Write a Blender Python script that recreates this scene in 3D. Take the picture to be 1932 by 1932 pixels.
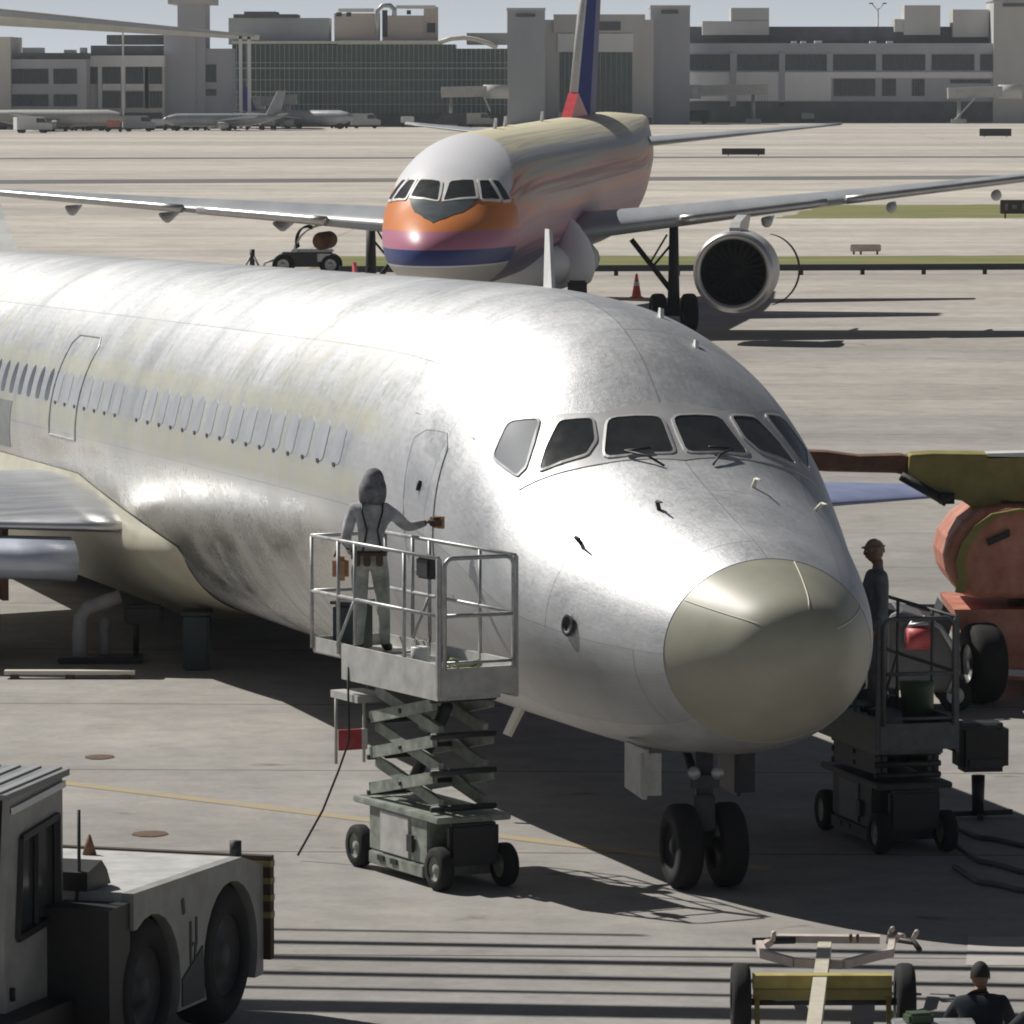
import bpy, bmesh, math, random
from mathutils import Vector, Matrix, noise as mnoise
random.seed(7)
R = math.radians
for o in list(bpy.data.objects): bpy.data.objects.remove(o)
scn = bpy.context.scene
COL = scn.collection

# ------------------------------------------------------------------ camera
F, H, YH = 10000.0, 7.6, 142.0            # focal length and horizon in units of a 1932 px wide frame
P = math.atan((966 - YH) / F)
CP, SP = math.cos(P), math.sin(P)
cam_d = bpy.data.cameras.new('camera'); cam = bpy.data.objects.new('camera', cam_d); COL.objects.link(cam)
cam_d.sensor_width = 36; cam_d.lens = 36 * F / 1932; cam_d.clip_start = 1; cam_d.clip_end = 9000
cam.location = (0, 0, H); cam.rotation_euler = (math.pi / 2 - P, 0, 0)
scn.camera = cam

# ------------------------------------------------------------------ sun and sky
SUN_EL, SUN_AZ = 47.0, -52.0
w = bpy.data.worlds.new('World'); scn.world = w; w.use_nodes = True
nt = w.node_tree
sky = nt.nodes.new('ShaderNodeTexSky'); sky.sky_type = 'NISHITA'; sky.sun_disc = False
sky.sun_elevation = R(SUN_EL); sky.sun_rotation = R(SUN_AZ); sky.air_density = 0.35; sky.dust_density = 0.3; sky.ozone_density = 1.0
bg = nt.nodes['Background']; bg.inputs[1].default_value = 0.05
# pale grey-blue band of air near the horizon, over the sky model
geo = nt.nodes.new('ShaderNodeNewGeometry'); sxyz = nt.nodes.new('ShaderNodeSeparateXYZ'); nt.links.new(geo.outputs['Incoming'], sxyz.inputs[0])
ab = nt.nodes.new('ShaderNodeMath'); ab.operation = 'ABSOLUTE'; nt.links.new(sxyz.outputs['Z'], ab.inputs[0])
rng = nt.nodes.new('ShaderNodeMapRange'); rng.inputs['From Min'].default_value = 0.0; rng.inputs['From Max'].default_value = .045; rng.inputs['To Min'].default_value = 1; rng.inputs['To Max'].default_value = 0; nt.links.new(ab.outputs[0], rng.inputs[0])
mx = nt.nodes.new('ShaderNodeMix'); mx.data_type = 'RGBA'; nt.links.new(rng.outputs[0], mx.inputs[0]); hs_ = nt.nodes.new('ShaderNodeHueSaturation'); hs_.inputs['Saturation'].default_value = .55; nt.links.new(sky.outputs[0], hs_.inputs['Color']); nt.links.new(hs_.outputs[0], mx.inputs['A']); mx.inputs['B'].default_value = (13.5, 14.5, 15.6, 1)
nt.links.new(mx.outputs['Result'], bg.inputs[0])
sd = bpy.data.lights.new('sun', 'SUN'); sd.energy = 5.0; sd.angle = R(0.53); sd.color = (1, .965, .905)
so = bpy.data.objects.new('sun', sd); COL.objects.link(so)
ts = Vector((math.sin(R(SUN_AZ)) * math.cos(R(SUN_EL)), math.cos(R(SUN_AZ)) * math.cos(R(SUN_EL)), math.sin(R(SUN_EL))))
so.rotation_euler = ts.to_track_quat('Z', 'Y').to_euler(); so.location = ts * 100
scn.view_settings.view_transform = 'Standard'; scn.view_settings.look = 'None'
scn.cycles.filter_width = 1.9
scn.view_settings.exposure = -0.12; scn.view_settings.gamma = 1

# ------------------------------------------------------------------ measuring helpers
def ray(u, v):
    a = (u - 966) / F; b = -(v - 966) / F
    return Vector((a, CP + b * SP, -SP + b * CP))
def gnd(u, v, z=0.0):
    r = ray(u, v); t = (z - H) / r.z; return Vector((0, 0, H)) + r * t
def atd(u, v, d):
    r = ray(u, v); return Vector((0, 0, H)) + r * (d / r.y)

# ------------------------------------------------------------------ materials
def mat(name, col, rough=.6, metal=0., var=.12, scale=3., bump=0., col2=None, streak=None, spec=.5, coat=0.):
    m = bpy.data.materials.new(name); m.use_nodes = True; n = m.node_tree.nodes; l = m.node_tree.links
    b = n['Principled BSDF']; b.inputs['Roughness'].default_value = rough; b.inputs['Metallic'].default_value = metal
    b.inputs['Specular IOR Level'].default_value = spec
    if coat: b.inputs['Coat Weight'].default_value = coat; b.inputs['Coat Roughness'].default_value = .08
    tc = n.new('ShaderNodeTexCoord'); mp = n.new('ShaderNodeMapping'); l.new(tc.outputs['Object'], mp.inputs[0])
    if streak: mp.inputs['Scale'].default_value = streak
    ns = n.new('ShaderNodeTexNoise'); ns.inputs['Scale'].default_value = scale; ns.inputs['Detail'].default_value = 6; ns.inputs['Roughness'].default_value = .62
    l.new(mp.outputs[0], ns.inputs['Vector'])
    cr = n.new('ShaderNodeValToRGB'); cr.color_ramp.elements[0].position = .3; cr.color_ramp.elements[1].position = .7
    c2 = col2 or tuple(min(1, c * (1 + var)) for c in col)
    c1 = tuple(c * (1 - var) for c in col) if not col2 else col
    cr.color_ramp.elements[0].color = (*c1, 1); cr.color_ramp.elements[1].color = (*c2, 1)
    l.new(ns.outputs['Fac'], cr.inputs[0]); l.new(cr.outputs[0], b.inputs['Base Color'])
    mr = n.new('ShaderNodeMapRange'); mr.inputs['To Min'].default_value = max(.02, rough - .08); mr.inputs['To Max'].default_value = min(1, rough + .1)
    l.new(ns.outputs['Fac'], mr.inputs[0]); l.new(mr.outputs[0], b.inputs['Roughness'])
    if bump:
        bp = n.new('ShaderNodeBump'); bp.inputs['Strength'].default_value = bump; bp.inputs['Distance'].default_value = .02
        l.new(ns.outputs['Fac'], bp.inputs['Height']); l.new(bp.outputs[0], b.inputs['Normal'])
    return m

M = {}
M['tyre'] = mat('tyre_rubber', (.010, .010, .011), .85, var=.3, scale=9, bump=.2)
M['black'] = mat('black_paint', (.015, .015, .016), .5, var=.3)
M['dark'] = mat('dark_steel', (.045, .047, .05), .55, .3, var=.3, scale=8)
M['steel'] = mat('galvanised_steel', (.42, .43, .43), .45, .6, var=.25, scale=9)
M['shade_steel'] = mat('shaded_grey_steel', (.12, .125, .13), .6, .3, var=.25, scale=9)  # steel of the lowered lift, darkened to stand for the nose shadow
M['white'] = mat('white_paint', (.72, .72, .70), .4, var=.1, scale=4)
M['dirtywhite'] = mat('weathered_white_paint', (.36, .36, .34), .5, col2=(.56, .56, .53), scale=5, bump=.1)
M['tug_shaded'] = mat('shaded_tug_white', (.24, .24, .225), .5, col2=(.36, .36, .34), scale=3.5, bump=.12)  # tractor white with the shade of its side put into the colour
M['tug_lit'] = mat('sunlit_tug_white', (.38, .38, .365), .6, col2=(.58, .58, .56), scale=4, bump=.1)  # lighter copy of the tractor white for the sunlit hood
M['greygreen'] = mat('weathered_grey_green_paint', (.13, .15, .125), .55, col2=(.36, .385, .335), scale=7, bump=.15)
M['concrete_wall'] = mat('painted_concrete', (.38, .40, .43), .8, col2=(.50, .51, .545), scale=.15, streak=(1, 1, .3))
M['concrete_wall2'] = mat('grey_concrete', (.52, .52, .50), .8, col2=(.62, .61, .58), scale=.2, streak=(1, 1, .3))
M['concrete_light'] = mat('pale_concrete', (.74, .74, .75), .8, col2=(.84, .84, .84), scale=.25)
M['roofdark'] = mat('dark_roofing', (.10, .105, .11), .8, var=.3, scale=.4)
M['glassdark'] = mat('dark_window_glass', (.02, .025, .033), .18, var=.5, scale=.6)
M['glassgreen'] = mat('green_curtain_glass', (.02, .045, .036), .25, col2=(.06, .11, .085), scale=.10)
M['winbar'] = mat('window_bar_paint', (.12, .125, .135), .7, var=.2)
M['mull'] = mat('curtain_wall_mullion', (.40, .47, .44), .6, var=.2)
M['cream'] = mat('cream_paint', (.62, .60, .50), .5, col2=(.74, .72, .63), scale=.6)
M['orange'] = mat('faded_orange_paint', (.40, .11, .06), .5, col2=(.60, .30, .22), scale=3, bump=.08)
M['olive'] = mat('olive_yellow_paint', (.20, .17, .045), .55, col2=(.33, .28, .09), scale=3, bump=.1)
M['rust'] = mat('rusty_brown_metal', (.10, .05, .03), .7, col2=(.2, .1, .06), scale=5)
M['red'] = mat('faded_red_paint', (.45, .04, .05), .5, col2=(.6, .12, .13), scale=7)
M['yellow'] = mat('faded_yellow_paint', (.36, .29, .07), .6, col2=(.5, .42, .16), scale=6)
M['pinkgrey'] = mat('pale_primered_steel', (.50, .42, .38), .55, col2=(.66, .58, .52), scale=7, bump=.1)
M['navy'] = mat('navy_cloth', (.02, .024, .032), .9, var=.3, scale=14)
M['skin'] = mat('skin', (.22, .12, .08), .6, var=.1)
M['hair'] = mat('dark_hair', (.018, .016, .016), .8, var=.3)
M['shirt'] = mat('pale_work_shirt', (.24, .24, .25), .9, col2=(.64, .64, .65), scale=6, bump=.6)
M['overall'] = mat('grey_green_work_trousers', (.20, .215, .185), .9, col2=(.60, .62, .56), scale=6, bump=.6)
M['overall2'] = mat('slate_grey_overall', (.16, .17, .18), .9, var=.25, scale=9, bump=.3)
M['brown'] = mat('brown_fabric', (.12, .08, .05), .9, var=.3, scale=9)
M['tan'] = mat('tan_leather', (.34, .17, .08), .7, col2=(.5, .3, .17), scale=9)
M['cone'] = mat('orange_cone_plastic', (.75, .09, .04), .5, var=.15)
M['amber'] = mat('amber_panel', (.6, .5, .25), .6)
M['greenbin'] = mat('green_plastic', (.05, .085, .04), .55, var=.2)
M['pipe'] = mat('pale_duct_fabric', (.30, .29, .30), .8, col2=(.42, .41, .42), scale=6, bump=.2)
M['winggrey'] = mat('grey_wing_paint', (.30, .32, .34), .38, col2=(.40, .42, .44), scale=.5, streak=(2, .3, 1))
M['wingmetal'] = mat('bare_wing_metal', (.62, .63, .65), .33, .8, var=.12, scale=3, streak=(.3, 2, 1))
M['wing_skyblue'] = mat('sky_tinted_wing_skin', (.22, .26, .42), .45, .3, col2=(.30, .34, .52), scale=1.5)  # blue stands in for sky reflected in the bare metal
M['slat'] = mat('polished_slat_metal', (.52, .56, .66), .42, .35, var=.1, scale=2)
M['primer'] = mat('cream_primer', (.46, .44, .34), .42, col2=(.62, .59, .47), scale=1.1, bump=.05)
M['winframe'] = mat('worn_frame_metal', (.44, .44, .44), .5, .5, col2=(.58, .58, .585), scale=2)
M['radome'] = mat('olive_grey_radome', (.30, .297, .23), .42, col2=(.39, .385, .305), scale=1.2, bump=.02)
M['finblue'] = mat('blue_fin_paint', (.035, .055, .25), .75, var=.15, spec=.15)
M['finlav'] = mat('lavender_grey_paint', (.24, .25, .36), .75, var=.1, spec=.15)
M['finred'] = mat('red_fin_paint', (.55, .06, .07), .4, var=.15)
M['engine_white'] = mat('pale_nacelle_paint', (.48, .48, .46), .4, col2=(.6, .6, .58), scale=2)
M['aglare'] = mat('dark_green_grey_paint', (.07, .08, .085), .35, var=.15)
M['paneclear'] = mat('cockpit_glass', (.022, .026, .03), .16, col2=(.05, .052, .05), scale=2.5)
M['panepale'] = mat('pale_cockpit_glass', (.10, .115, .14), .5, col2=(.16, .18, .21), scale=1.2, spec=.25)  # paler blue-grey glass for one side pane
M['paneblue'] = mat('papered_cabin_window', (.53, .55, .575), .46, .6, var=.05, scale=3)
M['fanblack'] = mat('engine_inlet_dark', (.006, .006, .006), .7, var=.2)
M['nacellelip'] = mat('nacelle_lip_metal', (.55, .54, .52), .35, .7, var=.1)
M['sign'] = mat('dark_sign_panel', (.025, .022, .015), .6, var=.3)
M['signtext'] = mat('faded_sign_text', (.13, .12, .11), .7, var=.1)
M['grass'] = mat('grass_turf', (.10, .13, .025), .95, col2=(.25, .23, .09), scale=.35, streak=(.3, 1, 1))
M['yline'] = mat('worn_yellow_line', (.40, .31, .15), .8, col2=(.33, .29, .22), scale=2.2)
M['rubberband'] = mat('dark_pavement_seal', (.10, .10, .10), .9, col2=(.18, .175, .165), scale=.05)
M['mark'] = mat('dark_stencil_paint', (.045, .045, .05), .6)
M['blackstripe'] = M['black']

def ground_material():
    m = bpy.data.materials.new('apron_concrete'); m.use_nodes = True; n = m.node_tree.nodes; l = m.node_tree.links
    b = n['Principled BSDF']; b.inputs['Roughness'].default_value = .85; b.inputs['Specular IOR Level'].default_value = .3
    tc = n.new('ShaderNodeTexCoord')
    def noise(sc, det, vec=(1, 1, 1), rgh=.6):
        mp = n.new('ShaderNodeMapping'); mp.inputs['Scale'].default_value = vec; l.new(tc.outputs['Object'], mp.inputs[0])
        t = n.new('ShaderNodeTexNoise'); t.inputs['Scale'].default_value = sc; t.inputs['Detail'].default_value = det; t.inputs['Roughness'].default_value = rgh
        l.new(mp.outputs[0], t.inputs['Vector']); return t.outputs['Fac']
    def ramp(x, a, b_, ca, cb):
        r = n.new('ShaderNodeValToRGB'); r.color_ramp.elements[0].position = a; r.color_ramp.elements[1].position = b_
        r.color_ramp.elements[0].color = (*ca, 1); r.color_ramp.elements[1].color = (*cb, 1); l.new(x, r.inputs[0]); return r.outputs[0]
    def mul(a, c):
        x = n.new('ShaderNodeMix'); x.data_type = 'RGBA'; x.blend_type = 'MULTIPLY'; x.inputs[0].default_value = 1
        l.new(a, x.inputs['A']); l.new(c, x.inputs['B']); return x.outputs['Result']
    c = ramp(noise(.22, 8), .32, .7, (.30, .29, .272), (.40, .388, .368))
    c = mul(c, ramp(noise(1.7, 7, rgh=.7), .35, .62, (.84, .84, .84), (1.05, 1.04, 1.03)))
    c = mul(c, ramp(noise(.05, 5, (.15, 1, 1)), .35, .65, (.86, .87, .89), (1.12, 1.10, 1.07)))
    c = mul(c, ramp(noise(14, 3), .3, .7, (.93, .93, .93), (1.05, 1.05, 1.05)))
    c = mul(c, ramp(noise(.028, 6, (.10, 1, 1), .7), .38, .60, (.80, .80, .80), (1.10, 1.09, 1.08)))
    c = mul(c, ramp(noise(.6, 8, (1, .5, 1), .75), .30, .50, (.86, .85, .84), (1, 1, 1)))
    # oil and tyre stains: small dark spots
    c = mul(c, ramp(noise(.9, 4, (1, 1.6, 1)), .26, .35, (.55, .53, .51), (1, 1, 1)))
    # slab joints
    br = n.new('ShaderNodeTexBrick'); br.offset = 0; br.inputs['Scale'].default_value = 1
    br.inputs['Brick Width'].default_value = 46; br.inputs['Row Height'].default_value = 6.1; br.inputs['Mortar Size'].default_value = .035; br.inputs['Mortar Smooth'].default_value = .3
    br.inputs['Color1'].default_value = (1, 1, 1, 1); br.inputs['Color2'].default_value = (.90, .90, .91, 1); br.inputs['Mortar'].default_value = (.42, .41, .40, 1)
    mp = n.new('ShaderNodeMapping'); mp.inputs['Location'].default_value = (17, 3.4, 0); mp.inputs['Rotation'].default_value = (0, 0, R(2)); l.new(tc.outputs['Object'], mp.inputs[0]); l.new(mp.outputs[0], br.inputs['Vector'])
    c = mul(c, br.outputs['Color'])
    # concrete grows paler with distance
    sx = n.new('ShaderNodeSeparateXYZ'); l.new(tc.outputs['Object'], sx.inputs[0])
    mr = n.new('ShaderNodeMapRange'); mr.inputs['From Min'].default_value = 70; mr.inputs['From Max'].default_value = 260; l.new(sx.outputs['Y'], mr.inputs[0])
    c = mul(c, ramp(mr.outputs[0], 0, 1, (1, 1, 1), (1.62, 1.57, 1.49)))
    l.new(c, b.inputs['Base Color'])
    bp = n.new('ShaderNodeBump'); bp.inputs['Strength'].default_value = .25; bp.inputs['Distance'].default_value = .01
    l.new(noise(9, 6), bp.inputs['Height']); l.new(bp.outputs[0], b.inputs['Normal'])
    return m

def jet_metal():
    """bare aluminium skin: mottled polish, brushed hoops, rubbed primer bands along the cabin. UV = (station, girth) in metres"""
    m = bpy.data.materials.new('bare_aluminium_skin'); m.use_nodes = True; n = m.node_tree.nodes; l = m.node_tree.links
    b = n['Principled BSDF']
    uv = n.new('ShaderNodeUVMap'); uv.uv_map = 'skin'
    def noise(sc, det, vec=(1, 1, 1), rgh=.6, dist=0, src=None):
        mp = n.new('ShaderNodeMapping'); mp.inputs['Scale'].default_value = vec; l.new(uv.outputs[0], mp.inputs[0])
        t = n.new('ShaderNodeTexNoise'); t.inputs['Scale'].default_value = sc; t.inputs['Detail'].default_value = det; t.inputs['Roughness'].default_value = rgh; t.inputs['Distortion'].default_value = dist
        l.new(mp.outputs[0], t.inputs['Vector']); return t.outputs['Fac']
    def mr(x, a, b_, c, d):
        r = n.new('ShaderNodeMapRange'); r.inputs['From Min'].default_value = a; r.inputs['From Max'].default_value = b_; r.inputs['To Min'].default_value = c; r.inputs['To Max'].default_value = d; l.new(x, r.inputs[0]); return r.outputs[0]
    def math_(op, a, c):
        x = n.new('ShaderNodeMath'); x.operation = op
        for i, s in enumerate((a, c)):
            if isinstance(s, (int, float)): x.inputs[i].default_value = s
            else: l.new(s, x.inputs[i])
        return x.outputs[0]
    def mix(f, a, c, mode='MIX'):
        x = n.new('ShaderNodeMix'); x.data_type = 'RGBA'; x.blend_type = mode
        for k, s in ((0, f), ('A', a), ('B', c)):
            if isinstance(s, (int, float)): x.inputs[k].default_value = s
            elif isinstance(s, tuple): x.inputs[k].default_value = (*s, 1)
            else: l.new(s, x.inputs[k])
        return x.outputs['Result']
    sep = n.new('ShaderNodeSeparateXYZ'); l.new(uv.outputs[0], sep.inputs[0]); A, G = sep.outputs['X'], sep.outputs['Y']
    blot = noise(.9, 7, dist=.6); fine = noise(9, 5, dist=1.5); hoop = noise(1, 5, (2.2, .12, 1)); swirl = noise(24, 3, (1, 1, 1), .7, 2.5)
    col = mix(mr(blot, .35, .65, 0, 1), (.47, .482, .497), (.60, .608, .626))
    col = mix(mr(hoop, .42, .62, 0, .7), col, (.53, .54, .54))
    col = mix(mr(fine, .3, .7, .0, .3), col, (.70, .70, .71))
    brk = n.new('ShaderNodeTexBrick'); brk.offset = .5; brk.inputs['Scale'].default_value = 1; brk.inputs['Brick Width'].default_value = 2.9; brk.inputs['Row Height'].default_value = 1.73
    brk.inputs['Mortar Size'].default_value = .009; brk.inputs['Mortar Smooth'].default_value = .3; brk.inputs['Color1'].default_value = (1.05, 1.05, 1.05, 1); brk.inputs['Color2'].default_value = (.86, .87, .88, 1); brk.inputs['Mortar'].default_value = (.66, .66, .66, 1)
    l.new(uv.outputs[0], brk.inputs['Vector']); col = mix(1.0, col, brk.outputs['Color'], 'MULTIPLY')
    # rivet rows along the hoop seams
    rv = n.new('ShaderNodeTexBrick'); rv.offset = 0; rv.inputs['Scale'].default_value = 1; rv.inputs['Brick Width'].default_value = 1.45; rv.inputs['Row Height'].default_value = .09
    rv.inputs['Mortar Size'].default_value = .02; rv.inputs['Color1'].default_value = (1, 1, 1, 1); rv.inputs['Color2'].default_value = (1, 1, 1, 1); rv.inputs['Mortar'].default_value = (.97, .97, .97, 1)
    l.new(uv.outputs[0], rv.inputs['Vector']); col = mix(1.0, col, rv.outputs['Color'], 'MULTIPLY')
    # primer bands above and below the cabin windows (girth position G = angle*2.2)
    def band(g0, g1, soft=.06):
        a = mr(G, g0 - soft, g0 + soft, 0, 1); c = mr(G, g1 - soft, g1 + soft, 1, 0); return math_('MULTIPLY', a, c)
    aft = mr(A, 7.0, 8.2, 0, 1)
    patch = mr(noise(1.3, 6, (1.6, .8, 1)), .40, .60, 0, 1)
    bsum = math_('MAXIMUM', band(2.42, 2.68), band(3.10, 3.42))
    bsum = math_('MULTIPLY', math_('MULTIPLY', bsum, aft), mr(patch, 0, 1, .35, .8))
    col = mix(bsum, col, (.50, .50, .38))
    # dark reflections painted as hoop streaks on the lower side and a few rows of scuffs below the crown
    dark_refl = math_('MULTIPLY', mr(noise(1.1, 7, (2.4, .35, 1), .7, 1.0), .48, .64, 0, .65), mr(G, 4.0, 4.8, 0, 1)); dark_refl = math_('MULTIPLY', dark_refl, mr(A, 5, 10, .15, 1))
    col = mix(dark_refl, col, (.20, .20, .17))
    scf = math_('MULTIPLY', mr(noise(3.2, 5, (1.6, .5, 1), .65), .56, .62, 0, .5), math_('MULTIPLY', mr(G, 1.9, 2.1, 0, 1), mr(G, 2.35, 2.5, 1, 0)))
    col = mix(math_('MULTIPLY', scf, aft), col, (.33, .34, .27))
    # rubbed patches of green-grey primer
    p2 = mr(noise(.55, 7, (1, .7, 1), .7), .48, .60, 0, .55)
    p2 = math_('MULTIPLY', p2, mr(A, 7, 10, 0, 1)); p2 = math_('MULTIPLY', p2, mr(G, 1.2, 2.2, .25, 1))
    col = mix(p2, col, (.50, .50, .42))
    # frame and lap seams
    def seams(x, period, width):
        t = math_('MODULO', math_('ADD', x, 100.0), period); return mr(t, 0, width, 1, 0)
    l.new(col, b.inputs['Base Color'])
    b.inputs['Metallic'].default_value = .86
    painted = math_('MAXIMUM', bsum, p2)
    l.new(mr(painted, 0, 1, .66, .2), b.inputs['Metallic'])
    rgh = math_('ADD', mr(blot, .3, .7, .44, .54), mr(fine, .3, .7, -.05, .06))
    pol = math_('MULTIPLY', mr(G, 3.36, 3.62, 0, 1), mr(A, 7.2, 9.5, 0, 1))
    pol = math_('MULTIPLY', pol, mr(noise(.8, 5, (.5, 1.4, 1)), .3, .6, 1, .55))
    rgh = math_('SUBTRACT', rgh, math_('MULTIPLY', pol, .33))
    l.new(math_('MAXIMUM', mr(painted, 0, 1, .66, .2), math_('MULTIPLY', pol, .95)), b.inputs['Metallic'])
    glint_tint = math_('MULTIPLY', math_('MULTIPLY', pol, mr(G, 4.2, 4.8, 1, 0)), .7)  # warm glint off the sunlit ground, painted into the base colour
    l.new(mix(glint_tint, col, (.90, .87, .79)), b.inputs['Base Color'])
    l.new(rgh, b.inputs['Roughness'])
    bp = n.new('ShaderNodeBump'); bp.inputs['Strength'].default_value = .32; bp.inputs['Distance'].default_value = .012
    hh = math_('ADD', math_('MULTIPLY', swirl, .5), math_('ADD', math_('MULTIPLY', blot, .8), math_('MULTIPLY', hoop, 1.6)))
    l.new(hh, bp.inputs['Height']); l.new(bp.outputs[0], b.inputs['Normal'])
    return m

def livery_paint():
    """white cap, orange, pink and blue bands on the nose; behind it streaked, half stripped paint. UV = (station, girth), z from object coords"""
    m = bpy.data.materials.new('banded_airliner_paint'); m.use_nodes = True; n = m.node_tree.nodes; l = m.node_tree.links
    b = n['Principled BSDF']; b.inputs['Specular IOR Level'].default_value = .35
    uv = n.new('ShaderNodeUVMap'); uv.uv_map = 'skin'; tc = n.new('ShaderNodeTexCoord')
    sep = n.new('ShaderNodeSeparateXYZ'); l.new(uv.outputs[0], sep.inputs[0])
    so_ = n.new('ShaderNodeSeparateXYZ'); l.new(tc.outputs['Object'], so_.inputs[0])
    mp = n.new('ShaderNodeMapping'); mp.inputs['Scale'].default_value = (.02, 2.6, 1); l.new(uv.outputs[0], mp.inputs[0])
    ns = n.new('ShaderNodeTexNoise'); ns.inputs['Scale'].default_value = 2.2; ns.inputs['Detail'].default_value = 2; ns.inputs['Roughness'].default_value = .45; l.new(mp.outputs[0], ns.inputs['Vector'])
    def mr(x, a, b_, c, d):
        r = n.new('ShaderNodeMapRange'); r.inputs['From Min'].default_value = a; r.inputs['From Max'].default_value = b_; r.inputs['To Min'].default_value = c; r.inputs['To Max'].default_value = d; l.new(x, r.inputs[0]); return r.outputs[0]
    def add(a, c, op='ADD'):
        x = n.new('ShaderNodeMath'); x.operation = op; l.new(a, x.inputs[0])
        if isinstance(c, float): x.inputs[1].default_value = c
        else: l.new(c, x.inputs[1])
        return x.outputs[0]
    def ramp(x, stops, const=True):
        r = n.new('ShaderNodeValToRGB'); r.color_ramp.interpolation = 'CONSTANT' if const else 'LINEAR'
        e = r.color_ramp.elements
        e[0].position = stops[0][0]; e[0].color = (*stops[0][1], 1); e[1].position = stops[1][0]; e[1].color = (*stops[1][1], 1)
        for p_, c_ in stops[2:]:
            q = e.new(p_); q.color = (*c_, 1)
        l.new(x, r.inputs[0]); return r.outputs[0]
    Z = mr(so_.outputs['Z'], 1.5, 6.5, 0, 1)
    z = lambda h: (h - 1.5) / 5.0
    white, orange, pink, blue, grey = (.74, .74, .77), (.66, .23, .07), (.50, .20, .28), (.045, .065, .20), (.52, .50, .47)
    nose = ramp(Z, [(0, grey), (z(2.62), white), (z(2.66), blue), (z(3.08), pink), (z(3.55), orange), (z(4.34), white)])
    zn = add(Z, mr(ns.outputs['Fac'], .3, .7, -.045, .045))
    # band edges rise towards the tail
    zt = add(zn, mr(sep.outputs['X'], 8, 34, 0, -.05))
    cream, tanc, grn, lav = (.74, .66, .38), (.62, .55, .36), (.30, .33, .14), (.40, .26, .30)
    body = ramp(zt, [(0, (.42, .41, .36)), (z(2.72), (.10, .08, .20)), (z(3.07), (.50, .17, .24)), (z(3.72), (.55, .30, .38)), (z(4.04), (.80, .26, .09)), (z(4.30), (.62, .46, .36)), (z(4.54), (.45, .13, .07)), (z(4.77), (.80, .34, .15)), (z(5.02), tanc), (z(5.37), (.38, .40, .48)), (z(5.62), cream), (z(5.67), (.50, .47, .34)), (z(5.92), cream)], False)
    fr = mr(sep.outputs['X'], 0, 1, 0, 1)
    # the white cap ends on a slanted edge: higher up it reaches further aft
    edge = add(sep.outputs['X'], mr(so_.outputs['Z'], 4.5, 6.0, 0, -3.7))
    edge = add(edge, mr(ns.outputs['Fac'], .3, .7, -.12, .12))
    f = mr(edge, 4.25, 4.5, 0, 1)
    hs = n.new('ShaderNodeHueSaturation'); hs.inputs['Saturation'].default_value = .72; l.new(body, hs.inputs['Color'])
    x = n.new('ShaderNodeMix'); x.data_type = 'RGBA'; l.new(f, x.inputs[0]); l.new(nose, x.inputs['A']); l.new(hs.outputs[0], x.inputs['B'])
    l.new(x.outputs['Result'], b.inputs['Base Color'])
    l.new(mr(f, 0, 1, .40, .48), b.inputs['Roughness'])
    return m

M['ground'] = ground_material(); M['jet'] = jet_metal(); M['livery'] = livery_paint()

# ------------------------------------------------------------------ object helpers
def tag(o, label=None, cat=None, group=None, kind=None):
    if label: o['label'] = label
    if cat: o['category'] = cat
    if group: o['group'] = group
    if kind: o['kind'] = kind
    return o
def empty(name, loc, label, cat, group=None, rz=0):
    o = bpy.data.objects.new(name, None); COL.objects.link(o); o.location = loc; o.rotation_euler = (0, 0, rz); o.empty_display_size = .3
    return tag(o, label, cat, group)
def root_of(p):
    off = Vector((0, 0, 0))
    while p: off += p.location; p = p.parent
    return off

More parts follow.
